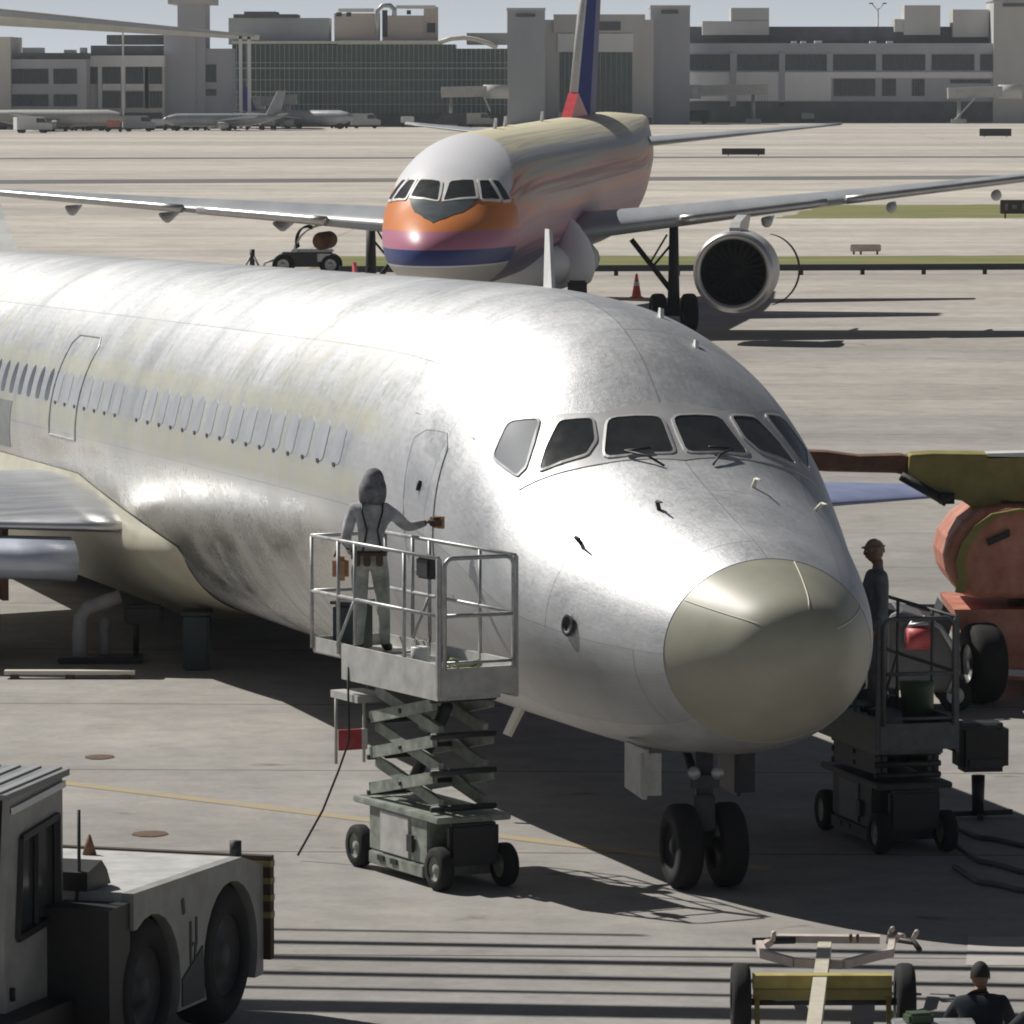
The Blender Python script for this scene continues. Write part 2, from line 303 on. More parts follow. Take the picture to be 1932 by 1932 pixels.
class MB:
    """collects shapes; coordinates are local to the thing (or world for top-level meshes)"""
    def __init__(s, X=None): s.v = []; s.f = []; s.mi = []; s.sm = []; s.uv = None; s.X = X; s.cur = 0
    def add(s, vs, fs, smooth=False):
        b = len(s.v)
        s.v += [tuple(v) for v in vs]; s.f += [tuple(i + b for i in f) for f in fs]; s.sm += [smooth] * len(fs); s.mi += [s.cur] * len(fs); return s
    def box(s, c, d, rz=0, rx=0, ry=0, bev=0.0):
        c = Vector(c); d = Vector(d) / 2
        rot = Matrix.Rotation(rz, 3, 'Z') @ Matrix.Rotation(ry, 3, 'Y') @ Matrix.Rotation(rx, 3, 'X')
        if bev <= 0:
            vs = [c + rot @ Vector((x * d.x, y * d.y, z * d.z)) for x in (-1, 1) for y in (-1, 1) for z in (-1, 1)]
            return s.add(vs, [(0, 1, 3, 2), (4, 6, 7, 5), (0, 4, 5, 1), (2, 3, 7, 6), (0, 2, 6, 4), (1, 5, 7, 3)])
        bm = bmesh.new(); bmesh.ops.create_cube(bm, size=1)
        for v in bm.verts: v.co = Vector((v.co.x * 2 * d.x, v.co.y * 2 * d.y, v.co.z * 2 * d.z))
        bmesh.ops.bevel(bm, geom=bm.edges[:], offset=min(bev, .45 * 2 * min(d)), segments=2, affect='EDGES')
        vs = [c + rot @ v.co for v in bm.verts]; bm.verts.index_update(); fs = [[v.index for v in f.verts] for f in bm.faces]; bm.free()
        return s.add(vs, fs)
    def bar(s, a, b, w, h=None, up=(0, 0, 1)):
        a = Vector(a); b = Vector(b); h = h or w; d = (b - a).normalized(); u = Vector(up)
        if abs(d.dot(u)) > .98: u = Vector((0, 1, 0))
        sx = d.cross(u).normalized(); u = sx.cross(d)
        vs = [p + sx * (w / 2 * i) + u * (h / 2 * j) for p in (a, b) for i, j in ((-1, -1), (1, -1), (1, 1), (-1, 1))]
        return s.add(vs, [(3, 2, 1, 0), (4, 5, 6, 7), (0, 1, 5, 4), (1, 2, 6, 5), (2, 3, 7, 6), (3, 0, 4, 7)])
    def tube(s, pts, r, n=10, cap=True, radii=None, closed=False):
        pts = [Vector(p) for p in pts]; k = len(pts); rings = []; ref = None
        for i, p in enumerate(pts):
            d = (pts[(i + 1) % k] - pts[i - 1]) if closed else (pts[min(i + 1, k - 1)] - pts[max(i - 1, 0)])
            d.normalize()
            if ref is None: ref = Vector((0, 0, 1)) if abs(d.z) < .9 else Vector((1, 0, 0))
            sx = d.cross(ref).normalized(); up = sx.cross(d).normalized(); ref = up
            rr = radii[i] if radii else r
            rings.append([p + (sx * math.cos(t) + up * math.sin(t)) * rr for t in [2 * math.pi * j / n for j in range(n)]])
        vs = [v for q in rings for v in q]; fs = []
        for i in range(k if closed else k - 1):
            j2 = (i + 1) % k
            for j in range(n): fs.append((i * n + j, i * n + (j + 1) % n, j2 * n + (j + 1) % n, j2 * n + j))
        if cap and not closed: fs += [tuple(range(n - 1, -1, -1)), tuple((k - 1) * n + j for j in range(n))]
        return s.add(vs, fs, True)
    def lathe(s, c, axis, prof, n=32, cap=False):
        """prof: (distance along axis, radius)"""
        c = Vector(c); ax = Vector(axis).normalized(); ref = Vector((0, 0, 1)) if abs(ax.z) < .9 else Vector((1, 0, 0))
        sx = ax.cross(ref).normalized(); up = sx.cross(ax)
        vs = [c + ax * a + (sx * math.cos(t) + up * math.sin(t)) * r for a, r in prof for t in [2 * math.pi * j / n for j in range(n)]]
        fs = [(i * n + j, (i + 1) * n + j, (i + 1) * n + (j + 1) % n, i * n + (j + 1) % n) for i in range(len(prof) - 1) for j in range(n)]
        if cap: fs += [tuple(range(n)), tuple((len(prof) - 1) * n + j for j in range(n - 1, -1, -1))]
        return s.add(vs, fs, True)
    def prism(s, poly, ext):
        """poly: 3D points of a planar outline, ext: extrusion vector"""
        poly = [Vector(p) for p in poly]; e = Vector(ext); n = len(poly)
        return s.add(poly + [p + e for p in poly], [tuple(range(n - 1, -1, -1)), tuple(range(n, 2 * n))] + [(i, (i + 1) % n, n + (i + 1) % n, n + i) for i in range(n)])
    def build(s, name, mats, parent=None, label=None):
        if not isinstance(mats, (list, tuple)): mats = [mats]
        me = bpy.data.meshes.new(name); off = Vector((0, 0, 0))
        vs = [Vector(v) for v in s.v]
        if parent is None and s.v:
            xs = [v.x for v in vs]; ys = [v.y for v in vs]; zs = [v.z for v in vs]
            off = Vector(((min(xs) + max(xs)) / 2, (min(ys) + max(ys)) / 2, min(zs)))
            if name in KEEP: off = Vector((0, 0, 0))
            vs = [v - off for v in vs]
        me.from_pydata([tuple(v) for v in vs], [], s.f)
        for m_ in mats: me.materials.append(m_)
        me.polygons.foreach_set('material_index', s.mi); me.polygons.foreach_set('use_smooth', s.sm)
        bm = bmesh.new(); bm.from_mesh(me); bmesh.ops.recalc_face_normals(bm, faces=bm.faces); bm.to_mesh(me); bm.free()
        if s.uv:
            ul = me.uv_layers.new(name='skin')
            for lp in me.loops: ul.data[lp.index].uv = s.uv[lp.vertex_index]
        me.update()
        o = bpy.data.objects.new(name, me); COL.objects.link(o)
        if any(s.sm) and not all(s.sm): pass
        if parent: o.parent = parent
        else: o.location = off
        if label: o['label'] = label
        return o
KEEP = {'ground'}
def copy_tree(o, parent=None, **kw):
    c = o.copy(); COL.objects.link(c); c.parent = parent
    for ch in list(o.children): copy_tree(ch, c)
    for k, v in kw.items(): c[k] = v
    return c
def wheel(parent, c, axis, r, w, rim=.55, name='wheel', rim_mat='steel', n=28):
    c = Vector(c); a = Vector(axis).normalized()
    t = MB().lathe(c, a, [(-w / 2, r * rim), (-w / 2, r * .86), (-w * .38, r * .97), (-w * .2, r), (w * .2, r), (w * .38, r * .97), (w / 2, r * .86), (w / 2, r * rim), (w * .3, r * rim * .96), (-w * .3, r * rim * .96), (-w / 2, r * rim)], n).build(name, M['tyre'], parent)
    h = MB().lathe(c, a, [(-w * .42, 0.001), (-w * .42, r * rim * .3), (-w * .25, r * rim * .45), (-w * .3, r * rim * .9), (-w * .4, r * rim * .97), (w * .4, r * rim * .97), (w * .3, r * rim * .9), (w * .25, r * rim * .45), (w * .42, r * rim * .3), (w * .42, .001)], n).build('rim', M[rim_mat], t)
    return t

# ------------------------------------------------------------------ ground, sky dome is the world
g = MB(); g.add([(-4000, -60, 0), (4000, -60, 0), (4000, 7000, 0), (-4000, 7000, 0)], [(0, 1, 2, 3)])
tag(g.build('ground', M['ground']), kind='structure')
def sheet(name, pts, m, h=.004, kind='structure'):
    mb = MB(); mb.add([(p[0], p[1], h) for p in pts], [tuple(range(len(pts)))])
    o = mb.build(name, m); tag(o, kind=kind); return o
def turf(pts, n=60):
    out = []
    for i in range(len(pts)):
        a, b = Vector((*pts[i], 0)), Vector((*pts[(i + 1) % len(pts)], 0)); k_ = max(2, int((b - a).length / 1.6))
        for k in range(k_): q = a.lerp(b, k / k_); out.append((q.x + random.uniform(-.4, .4), q.y + random.uniform(-.55, .55)))
    return out
def X(u, d): return (u - 966) * d / F
sheet('taxiway_shoulder', [(-60, 366), (60, 396), (60, 410), (-60, 381)], M['rubberband'])
sheet('taxiway_shoulder', [(-60, 480), (60, 492), (60, 503), (-60, 490)], M['rubberband'])
sheet('grass', turf([(X(1440, 300), 283), (60, 285), (60, 316), (X(1560, 310), 312)]), M['grass'], .006, 'stuff')
sheet('grass', turf([(X(600, 215), 209), (50, 211), (50, 225), (X(600, 220), 223)]), M['grass'], .006, 'stuff')
# yellow guide line through the apron
a_, b_ = gnd(-120, 1448), gnd(1450, 1640)
dv = (b_ - a_).normalized(); nv = Vector((-dv.y, dv.x, 0)) * .11
sheet('painted_line', [a_ + nv, a_ - nv, b_ - nv, b_ + nv], M['yline'])
# repair patch of paler concrete, lower right
pa = gnd(1795, 1768)
sheet('pavement_patch', [(pa.x, pa.y - 1.5, 0), (pa.x + 3, pa.y - 1.5, 0), (pa.x + 3, pa.y, 0), (pa.x + .15, pa.y, 0)], mat('patched_concrete', (.42, .40, .37), .9, var=.12, scale=3))

# ------------------------------------------------------------------ lofted fuselages
def herm(tab, a):
    x = [t[0] for t in tab]; y = [t[1] for t in tab]; n = len(x)
    dl = [(y[i + 1] - y[i]) / (x[i + 1] - x[i]) for i in range(n - 1)]
    m = [dl[0]] + [2 * dl[i - 1] * dl[i] / (dl[i - 1] + dl[i]) if dl[i - 1] * dl[i] > 0 else 0 for i in range(1, n - 1)] + [dl[-1]]
    a = max(x[0], min(x[-1], a)); i = max(j for j in range(n - 1) if x[j] <= a or j == 0); h = x[i + 1] - x[i]; t = (a - x[i]) / h
    return (1 + 2 * t) * (1 - t) ** 2 * y[i] + t * (1 - t) ** 2 * h * m[i] + t * t * (3 - 2 * t) * y[i + 1] + t * t * (t - 1) * h * m[i + 1]
class Fus:
    def __init__(s, tip, th, top, bot, wid, pitch, org):
        q = lambda l: [(math.sqrt(a), v) for a, v in l]
        s.tip = tip; s.th = R(th); s.top = q(top); s.bot = q(bot); s.wid = q(wid); s.pitch = pitch; s.org = Vector(org)
        s.t = Vector((-math.sin(s.th), math.cos(s.th), 0)); s.l = Vector((-math.cos(s.th), -math.sin(s.th), 0)); s.c = {}
    def S(s, a, phi, off=0.0):
        k = round(a, 5)
        if k not in s.c:
            r = math.sqrt(max(a, 0)); s.c[k] = (herm(s.top, r), herm(s.bot, r), herm(s.wid, r))
        zt, zb, w = s.c[k]
        p = Vector((s.tip[0], s.tip[1], 0)) + s.t * a + s.l * (w * math.sin(phi)); p.z = (zt + zb) / 2 + (zt - zb) / 2 * math.cos(phi) + s.pitch * a
        if off:
            e = .02
            da = s.S(a + e, phi) - s.S(max(0, a - e), phi); dp = s.S(a, phi + e) - s.S(a, phi - e)
            n = dp.cross(da).normalized()
            cen = Vector((s.tip[0], s.tip[1], 0)) + s.t * (a + .3); cen.z = (zt + zb) / 2 + s.pitch * a
            if n.dot(p + s.org * 0 - cen) < 0: n = -n
            p = p + n * off
            return p
        return p
    def L(s, a, phi, off=0.0): return s.S(a, phi, off) - s.org
    def loft(s, mb, stations, n=96, uvs=2.2, p0=-math.pi, p1=math.pi, off=0.0):
        base = len(mb.v); full = p1 - p0 > 6.28; cols = n + 1
        if mb.uv is None: mb.uv = []
        vs = []
        for a in stations:
            for j in range(cols):
                ph = p0 + (p1 - p0) * j / n; vs.append(s.L(a, ph, off)); mb.uv.append((a, ph * uvs))
        fs = [(i * cols + j, i * cols + j + 1, (i + 1) * cols + j + 1, (i + 1) * cols + j) for i in range(len(stations) - 1) for j in range(n)]
        mb.add(vs, fs, True)
    @staticmethod
    def rnd(poly, k=.2):
        out = []
        for i in range(len(poly)):
            p0, p1, p2 = poly[i - 1], poly[i], poly[(i + 1) % len(poly)]
            a = (p1[0] + (p0[0] - p1[0]) * k, p1[1] + (p0[1] - p1[1]) * k); c = (p1[0] + (p2[0] - p1[0]) * k, p1[1] + (p2[1] - p1[1]) * k)
            for t in (0, .33, .67, 1): out.append(tuple((1 - t) ** 2 * a[j] + 2 * t * (1 - t) * p1[j] + t * t * c[j] for j in (0, 1)))
        return out
    def patch(s, poly, off, name, m, parent, thick=.02, sub=3, label=None):
        """a panel of outline poly (station, angle) lying on the skin"""
        bm = bmesh.new(); vs = [bm.verts.new((a, p, 0)) for a, p in poly]; bm.faces.new(vs)
        bmesh.ops.triangulate(bm, faces=bm.faces[:])
        bmesh.ops.subdivide_edges(bm, edges=bm.edges[:], cuts=sub, use_grid_fill=True)
        bmesh.ops.triangulate(bm, faces=bm.faces[:])
        ex = bmesh.ops.extrude_face_region(bm, geom=bm.faces[:]); low = {v for v in ex['geom'] if isinstance(v, bmesh.types.BMVert)}
        pts = [(v.co.x, v.co.y, v in low) for v in bm.verts]; bm.verts.index_update(); fs = [[v.index for v in f.verts] for f in bm.faces]; bm.free()
        mb = MB(); co = [s.L(a, p, off - (thick if lo else 0)) for a, p, lo in pts]
        top = [f for f in fs if not any(pts[i][2] for i in f)]; rest = [f for f in fs if any(pts[i][2] for i in f)]
        mb.add(co, top, True); mb.add(co, rest, False); mb.uv = [(a, p * 2.2) for a, p, lo in pts] * 2
        return mb.build(name, m, parent, label)
    def frame(s, poly, grow, off, name, m, parent, label=None):
        """a raised rim strip round poly; grow in metres"""
        ca = sum(p[0] for p in poly) / len(poly); cp = sum(p[1] for p in poly) / len(poly); fine = []
        for i in range(len(poly)):
            p, q = poly[i], poly[(i + 1) % len(poly)]
            for k in range(2 if len(poly) > 8 else 5): fine.append((p[0] + (q[0] - p[0]) * k / (2 if len(poly) > 8 else 5), p[1] + (q[1] - p[1]) * k / (2 if len(poly) > 8 else 5)))
        inner = [s.L(a, p, off) for a, p in fine]; c = sum(inner, Vector()) / len(inner)
        n = len(fine); mb = MB(); vs = []
        for k, (a, p) in enumerate(fine):
            d = inner[k] - c; f_ = 1 + grow / max(d.length, .05); f2 = 1 - .004 / max(d.length, .05)
            ao, po = ca + (a - ca) * f_, cp + (p - cp) * f_; ai, pi_ = ca + (a - ca) * f2, cp + (p - cp) * f2
            vs += [s.L(ai, pi_, off - .03), s.L(ai, pi_, off), s.L(ao, po, off - .004), s.L(ao, po, off - .03)]
        fs = [(4 * i + j, 4 * ((i + 1) % n) + j, 4 * ((i + 1) % n) + (j + 1) % 4, 4 * i + (j + 1) % 4) for i in range(n) for j in range(4)]
        mb.add(vs, fs); return mb.build(name, m, parent, label)
    def ring(s, a, off, w_, name, m, parent):
        pass

def stations(fine_to, end, f=.03):
    st = [0.0, .002, .008, .02, .04, .07]
    while st[-1] < fine_to: st.append(st[-1] + max(f, min(.12, .12 * math.sqrt(st[-1]))))
    while st[-1] < end: st.append(min(end, st[-1] + 1.0))
    return st

# ------------------------------------------------------------------ the bare-metal airliner
TOP1 = [(0,2.5),(.04,2.69),(.16,2.85),(.5,3.02),(1.0,3.2),(1.5,3.36),(2.0,3.49),(2.8,3.71),(3.7,4.0),(4.4,4.44),(5.2,4.96),(6.2,5.31),(7.5,5.49),(9,5.56),(11,5.59),(44,5.65),(58,5.6),(62,5.3)]
BOT1 = [(0,2.5),(.04,2.27),(.16,2.06),(.5,1.77),(1.0,1.52),(1.5,1.38),(2.4,1.26),(3.7,1.19),(5.5,1.16),(8,1.15),(40,1.15),(52,2.9),(62,4.9)]
WID1 = [(0,0),(.04,.24),(.16,.46),(.5,.72),(1.0,.99),(1.5,1.18),(2.4,1.47),(3.7,1.78),(5,1.98),(6.2,2.1),(8,2.22),(10,2.26),(42,2.26),(54,1.4),(62,.3)]
org1 = Vector((1.9, 50.0, 0))
J1 = empty('airliner', org1, 'stripped bare-metal airliner with olive nose cone filling the middle of the apron', 'airliner')
P1 = Fus((2.61, 47.4), 14.9, TOP1, BOT1, WID1, -.023, org1)
JOINT = 1.02
mb = MB(); st = [a for a in stations(9, 62) if a > JOINT]; st = [JOINT] + st
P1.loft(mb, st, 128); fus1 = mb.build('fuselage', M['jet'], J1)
mb = MB(); st = [a for a in stations(1.2, 1.2, .02) if a < JOINT] + [JOINT]
P1.loft(mb, st, 96); P1.loft(mb, [JOINT, JOINT], 96)
rad = mb.build('nose_cone', M['radome'], J1)
# seam ring and lightning strips on the cone
mb = MB(); mb.tube([P1.L(JOINT, 2 * math.pi * k / 96, .001) for k in range(96)], .004, 6, closed=True); mb.build('seam', M['winggrey'], rad)
for ph in (.95, -.25, -1.1):
    mb = MB(); mb.tube([P1.L(.12 + .88 * k / 16, ph, .002) for k in range(17)], .006, 6); mb.build('strip', M['cream'], rad)
sur = [(4.50, .0), (4.50, .33), (4.58, .42), (4.74, .58), (5.10, .77), (4.95, 1.0), (4.24, .93), (3.97, .58), (3.88, .44), (3.66, .0)]
P1.patch(sur + [(a, -p) for a, p in sur[::-1][1:-1]], .008, 'window_surround', M['winframe'], J1, thick=.012, sub=5)
WINS = {'a': [(4.38, .31), (4.27, .022), (3.79, .03), (3.94, .42)],
        'b': [(4.609, .542), (4.459, .376), (4.18, .415), (4.061, .493), (4.21, .77), (4.409, .671)],
        'c': [(5.007, .782), (4.758, .628), (4.384, .819), (4.384, .893), (4.833, .954)]}
for sgn in (1, -1):
    for k, poly in WINS.items():
        pl = [(a, p * sgn) for a, p in poly]
        if k == 'a': pl = [(4.39, .305 * sgn), (4.30, .028 * sgn), (3.78, .033 * sgn), (3.93, .415 * sgn)]
        pl = Fus.rnd(pl, .17)
        pane = P1.patch(pl, .016, 'cockpit_window', M['panepale' if (k == 'c' and sgn > 0) else 'paneclear'], J1, label='pale rearmost side cockpit window' if (k == 'c' and sgn > 0) else None)
        P1.frame(pl, .025, .024, 'frame', M['winframe'], pane)
# wipers and probes
for sgn in (1, -1):
    mb = MB(); mb.tube([P1.L(3.55, .14 * sgn, .02), P1.L(3.72, .2 * sgn, .06), P1.L(3.9, .3 * sgn, .05)], .012, 6)
    mb.tube([P1.L(3.86, .16 * sgn, .05), P1.L(3.9, .3 * sgn, .05)], .012, 6); mb.build('wiper', M['black'], J1)
for a, ph in ((2.64, .376), (3.14, -.32), (3.49, -.82), (2.9, .9)):
    p = P1.L(a, ph, 0); q = P1.L(a, ph, .09)
    mb = MB(); mb.tube([p, q], .022, 8); mb.tube([q, q - P1.t * .16], .012, 8, radii=[.014, .008])
    mb.build('probe', M['cream' if ph < 0 else 'dark'], J1)
# sensor opening low on the side
mb = MB(); n0 = P1.L(2.466, 1.496, .02); nn = (P1.L(2.466, 1.496, .1) - P1.L(2.466, 1.496, 0)).normalized()
mb.lathe(n0, nn, [(0, .11), (.015, .10), (.015, .07), (-.01, .065), (-.01, .001)], 24); mb.build('static_port', M['dark'], J1)
# forward door outline
dp = [(6.50, 1.36), (6.60, 1.16), (6.37, 1.10), (5.87, 1.06), (5.68, 1.12), (5.55, 1.45), (5.5, 1.75), (6.3, 1.78)]
fine = []
for i in range(len(dp)):
    p, q = dp[i], dp[(i + 1) % len(dp)]; fine += [(p[0] + (q[0] - p[0]) * k / 5, p[1] + (q[1] - p[1]) * k / 5) for k in range(5)]
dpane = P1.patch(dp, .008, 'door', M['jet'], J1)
mb = MB(); mb.tube([P1.L(a, p, .004) for a, p in fine], .008, 6, closed=True); mb.build('seal', M['winggrey'], dpane)
mb = MB(); mb.tube([P1.L(6.05, 1.33, .02), P1.L(6.05, 1.38, .02)], .02, 6); mb.build('handle', M['dark'], dpane)
mb = MB(); mb.tube([P1.L(a, p, .004) for a, p in [(6.9, 1.05), (5.3, .98), (5.1, 1.8)]], .006, 6); mb.build('trim_strip', M['steel'], J1)
# cabin windows: papered panes with a dark gap under each
N = 0
for k in range(42):
    a = 9.104 + .7304 * k
    if a > 34: break
    h = .075
    if 20.4 < a < 20.9: continue
    dark = a > 26.5
    w_ = .15 if dark else .23
    pl = [(a - w_, 1.378 - .07), (a - w_ * .8, 1.378 - .15), (a, 1.378 - .185), (a + w_ * .8, 1.378 - .15), (a + w_, 1.378 - .07), (a + w_, 1.378 + .0), (a + w_ * .6, 1.40), (a - w_ * .6, 1.40), (a - w_, 1.378)]
    pl = Fus.rnd(pl, .25)
    wpane = P1.patch(pl, .005, 'cabin_window', M['glassdark' if dark else 'paneblue'], J1, thick=.008, sub=1)
    if not dark:
        P1.patch([(a - .07, 1.392), (a + .07, 1.392), (a + .04, 1.412), (a - .04, 1.412)], .008, 'gap', M['dark'], wpane, thick=.015, sub=1)
# service panels on the lower side
for (a0, a1, p0, p1, mm) in ((24.2, 26.2, 1.02, 1.60, 'jet2'), (29.3, 31.0, 1.45, 1.75, 'dull')):
    if mm == 'jet2':
        outline = [(a0, p1), (a0, p0), (a0 + .25, p0 - .06), (a1 - .25, p0 - .06), (a1, p0), (a1, p1)]
        fine = []
        for i in range(len(outline)):
            p, q = outline[i], outline[(i + 1) % len(outline)]; fine += [(p[0] + (q[0] - p[0]) * k / 6, p[1] + (q[1] - p[1]) * k / 6) for k in range(6)]
        mb = MB(); mb.tube([P1.L(a, p, .004) for a, p in fine], .014, 6, closed=True); mb.build('exit_outline', M['steel'], J1)
    else:
        P1.patch([(a0, p0), (a1, p0), (a1 - .2, p1), (a0 + .3, p1)], .008, 'access_panel', mat('dull_grey_panel', (.30, .32, .32), .5, .5, var=.15), J1)
# blade aerials
def blade(a, ph, h, c, name='aerial', m='white', lean=.12, tp=.5):
    p = P1.L(a, ph, -.03); q = P1.L(a, ph, h); t = P1.t
    mb = MB(); s_ = (q - p).normalized().cross(t).normalized() * .02
    poly = [p - t * (c / 2), p + t * (c / 2), q + t * (c * tp / 2 + lean), q - t * (c * tp / 2 - lean)]
    mb.prism([v - s_ for v in poly], s_ * 2); return mb.build(name, M[m], J1)
blade(9.6, -.12, .62, .34, lean=.30)
blade(6.6, -.3, .10, .12); blade(5.6, -.35, .08, .1); blade(18.5, -.1, .12, .15, m='red')
blade(7.4, 2.55, .42, .14, lean=.02); blade(6.75, 2.75, .30, .26, m='cream', lean=.1, tp=.8)
# wing root fairing
mb = MB(); mb.uv = []
rows = 26; cols = 40; vs = []
for i in range(rows + 1):
    ph = 1.80 + (math.pi + .0 - 1.80) * i / rows
    a0 = 18.75 + 5.2 * max(0, (2.12 - ph)) / .3 if ph < 2.12 else 18.75 + 3.2 * (ph - 2.12)
    for j in range(cols + 1):
        f = j / cols; a = a0 + (38 - a0) * f
        sw = math.sin(min(1, f * 5) * math.pi / 2); edge = min(1, i / 6)
        vs.append(P1.L(a, ph, .012 + .30 * sw * math.sin(edge * math.pi / 2)))
fs = [(i * (cols + 1) + j, i * (cols + 1) + j + 1, (i + 1) * (cols + 1) + j + 1, (i + 1) * (cols + 1) + j) for i in range(rows) for j in range(cols)]
mb.uv = None; mb.add(vs, fs, True)
vs2 = []
for i in range(rows + 1):
    ph = -(1.80 + (math.pi - 1.80) * i / rows)
    a0 = 18.75 + 5.2 * max(0, (2.12 + ph)) / .3 if ph > -2.12 else 18.75 + 3.2 * (-ph - 2.12)
    for j in range(cols + 1):
        f = j / cols; a = a0 + (38 - a0) * f; sw = math.sin(min(1, f * 5) * math.pi / 2); edge = min(1, i / 6)
        vs2.append(P1.L(a, ph, .012 + .30 * sw * math.sin(edge * math.pi / 2)))
mb.add(vs2, fs, True)
mb.build('wing_root_fairing', M['primer'], J1)

def wing(root, fus, le_root, le_tip, c_root, c_tip, tk, name, m, twist=0, org=None, uplift=0.0, ma=None):
    """aerofoil loft between two leading-edge points (world); chord runs along the fuselage towards the tail"""
    t = fus.t; secs = []; N_ = 14
    xs = [(1 - math.cos(math.pi * k / N_)) / 2 for k in range(N_ + 1)]
    def th(x): return 5 * (.2969 * math.sqrt(x) - .126 * x - .3516 * x * x + .2843 * x ** 3 - .1036 * x ** 4)
    mb = MB(); rings = []
    K = 12
    for k in range(K + 1):
        f = k / K; le = Vector(le_root).lerp(Vector(le_tip), f); c = c_root + (c_tip - c_root) * f; tt = tk * (1 - .35 * f)
        ring = []
        for x in xs: ring.append(le + t * (x * c) + Vector((0, 0, th(x) * tt * c + .02 * c * math.sin(math.pi * x) - twist * x * c)))
        for x in xs[-2:0:-1]: ring.append(le + t * (x * c) + Vector((0, 0, -th(x) * tt * c * .8 + .02 * c * math.sin(math.pi * x) - twist * x * c)))
        rings.append(ring)
    n = len(rings[0]); mb.add([v - fus.org for r_ in rings for v in r_], [(i * n + j, i * n + (j + 1) % n, (i + 1) * n + (j + 1) % n, (i + 1) * n + j) for i in range(K) for j in range(n)] + [tuple(range(n)), tuple(K * n + j for j in range(n))], True)
    return mb.build(name, m, root)
def W1(a, lat, z):   # world point at station a, lateral (image left positive), height z
    p = Vector((P1.tip[0], P1.tip[1], 0)) + P1.t * a + P1.l * lat; p.z = z; return p
lw = wing(J1, P1, W1(21.3, 1.9, 1.82), W1(21.3 + 4.5, 11.0, 1.86), 9.5, 1.8, .055, 'wing', M['wingmetal'])
rw = wing(J1, P1, W1(21.3, -1.9, 1.66), W1(21.3 + 4.5, -11.0, 1.66), 9.5, 1.8, .07, 'wing', M['wing_skyblue'], twist=.0)
# extended leading edge slats: curved shells ahead of and below the edge
for par, sg, zz in ((lw, 1, 1.66), (rw, -1, 1.60)):
    mb = MB()
    for (l0, l1) in (((2.75, 9.8),) if sg > 0 else ((2.55, 6.0),)):
        K = 10; Nn = 12; vs = []
        for k in range(K + 1):
            f = k / K; lat = l0 + (l1 - l0) * f; a = 21.3 + (lat - 1.9) * .49; zc = zz - .28 + (lat - 1.9) * .012; sc = 1 - .25 * lat / 19
            for j in range(Nn + 1):
                x = j / Nn; an = math.pi * (.02 + .78 * x)
                vs.append(W1(a - .42 + .75 * (1 - math.sin(an) ** .7) * sc, lat * sg, zc + .31 * math.cos(an) * sc) - org1)
        c_ = Nn + 1; mb.add(vs, [(i * c_ + j, i * c_ + j + 1, (i + 1) * c_ + j + 1, (i + 1) * c_ + j) for i in range(K) for j in range(Nn)], True)
    o = mb.build('slat', M['slat'], par); sol = o.modifiers.new('thick', 'SOLIDIFY'); sol.thickness = .05
    mb = MB()
    for lat in (3.0, 4.6, 5.6): mb.bar(W1(21.05 + (lat - 1.9) * .49, lat * sg, zz - .2) - org1, W1(21.8 + (lat - 1.9) * .49, lat * sg, zz - .05) - org1, .06)
    mb.build('slat_track', M['dark'], par)
# fin and dorsal fillet (only its foot is in the frame)
mb = MB(); t = P1.t
poly = [W1(42.8, 0, 4.60), W1(44.2, 0, 5.15), W1(46.5, 0, 6.4), W1(53, 0, 12.5), W1(57, 0, 12.5), W1(58.5, 0, 4.0), W1(50, 0, 3.8)]
mb.prism([p - org1 + P1.l * .16 for p in poly], -P1.l * .32); mb.build('fin', M['white'], J1)
for sg in (1, -1):
    wing(J1, P1, W1(53.5, .1 * sg, 12.4), W1(57.5, 6 * sg, 12.6), 3.6, 1.4, .1, 'tailplane', M['wingmetal'])
# main gear
for sg in (1, -1):
    lat = 4.0 * sg; a = 24.0
    mb = MB(); mb.tube([W1(a, lat, 2.2) - org1, W1(a, lat, .5) - org1], .13, 12); mb.bar(W1(a - .55, lat, .48) - org1, W1(a + .55, lat, .48) - org1, .16, .16); g_ = mb.build('main_gear', M['dark'], J1)
    MB().box(W1(a - .9, lat - .55 * sg, 1.35) - org1, (.08, .7, 1.1), rz=P1.th).build('gear_door', M['rust'], J1)
    for da in (-.55, .55):
        for dl in (-.35, .35): wheel(g_, W1(a + da, lat + dl, .49) - org1, P1.l, .49, .34)
# nose gear
ng = gnd(1328, 1674) - org1
mb = MB(); mb.tube([ng + Vector((0, 0, .42)), ng + Vector((0, .02, 1.5))], .085, 12); mb.tube([ng + Vector((0, 0, .8)), ng + P1.t * .9 + Vector((0, 0, 1.4))], .05, 8)
mb.bar(ng + Vector((-.14, -.1, 1.02)), ng + Vector((.14, -.1, 1.02)), .1, .12); mb.tube([ng - P1.l * .3 + Vector((0, 0, .42)), ng + P1.l * .3 + Vector((0, 0, .42))], .06, 10)
mb.box(ng + Vector((0, -.06, .72)), (.2, .16, .34), bev=.02)
ngo = mb.build('nose_gear', M['dark'], J1)
for sg in (-.22, .22): wheel(ngo, ng + P1.l * sg + Vector((0, 0, .40)), P1.l, .40, .24, rim_mat='dark')  # rims darkened to stand for the shade under the nose
for x_ in (-.1, .12): MB().tube([ng + Vector((x_, -.12, 1.1)), ng + Vector((x_, -.19, 1.1))], .06, 12).build('taxi_light', M['steel'], ngo)
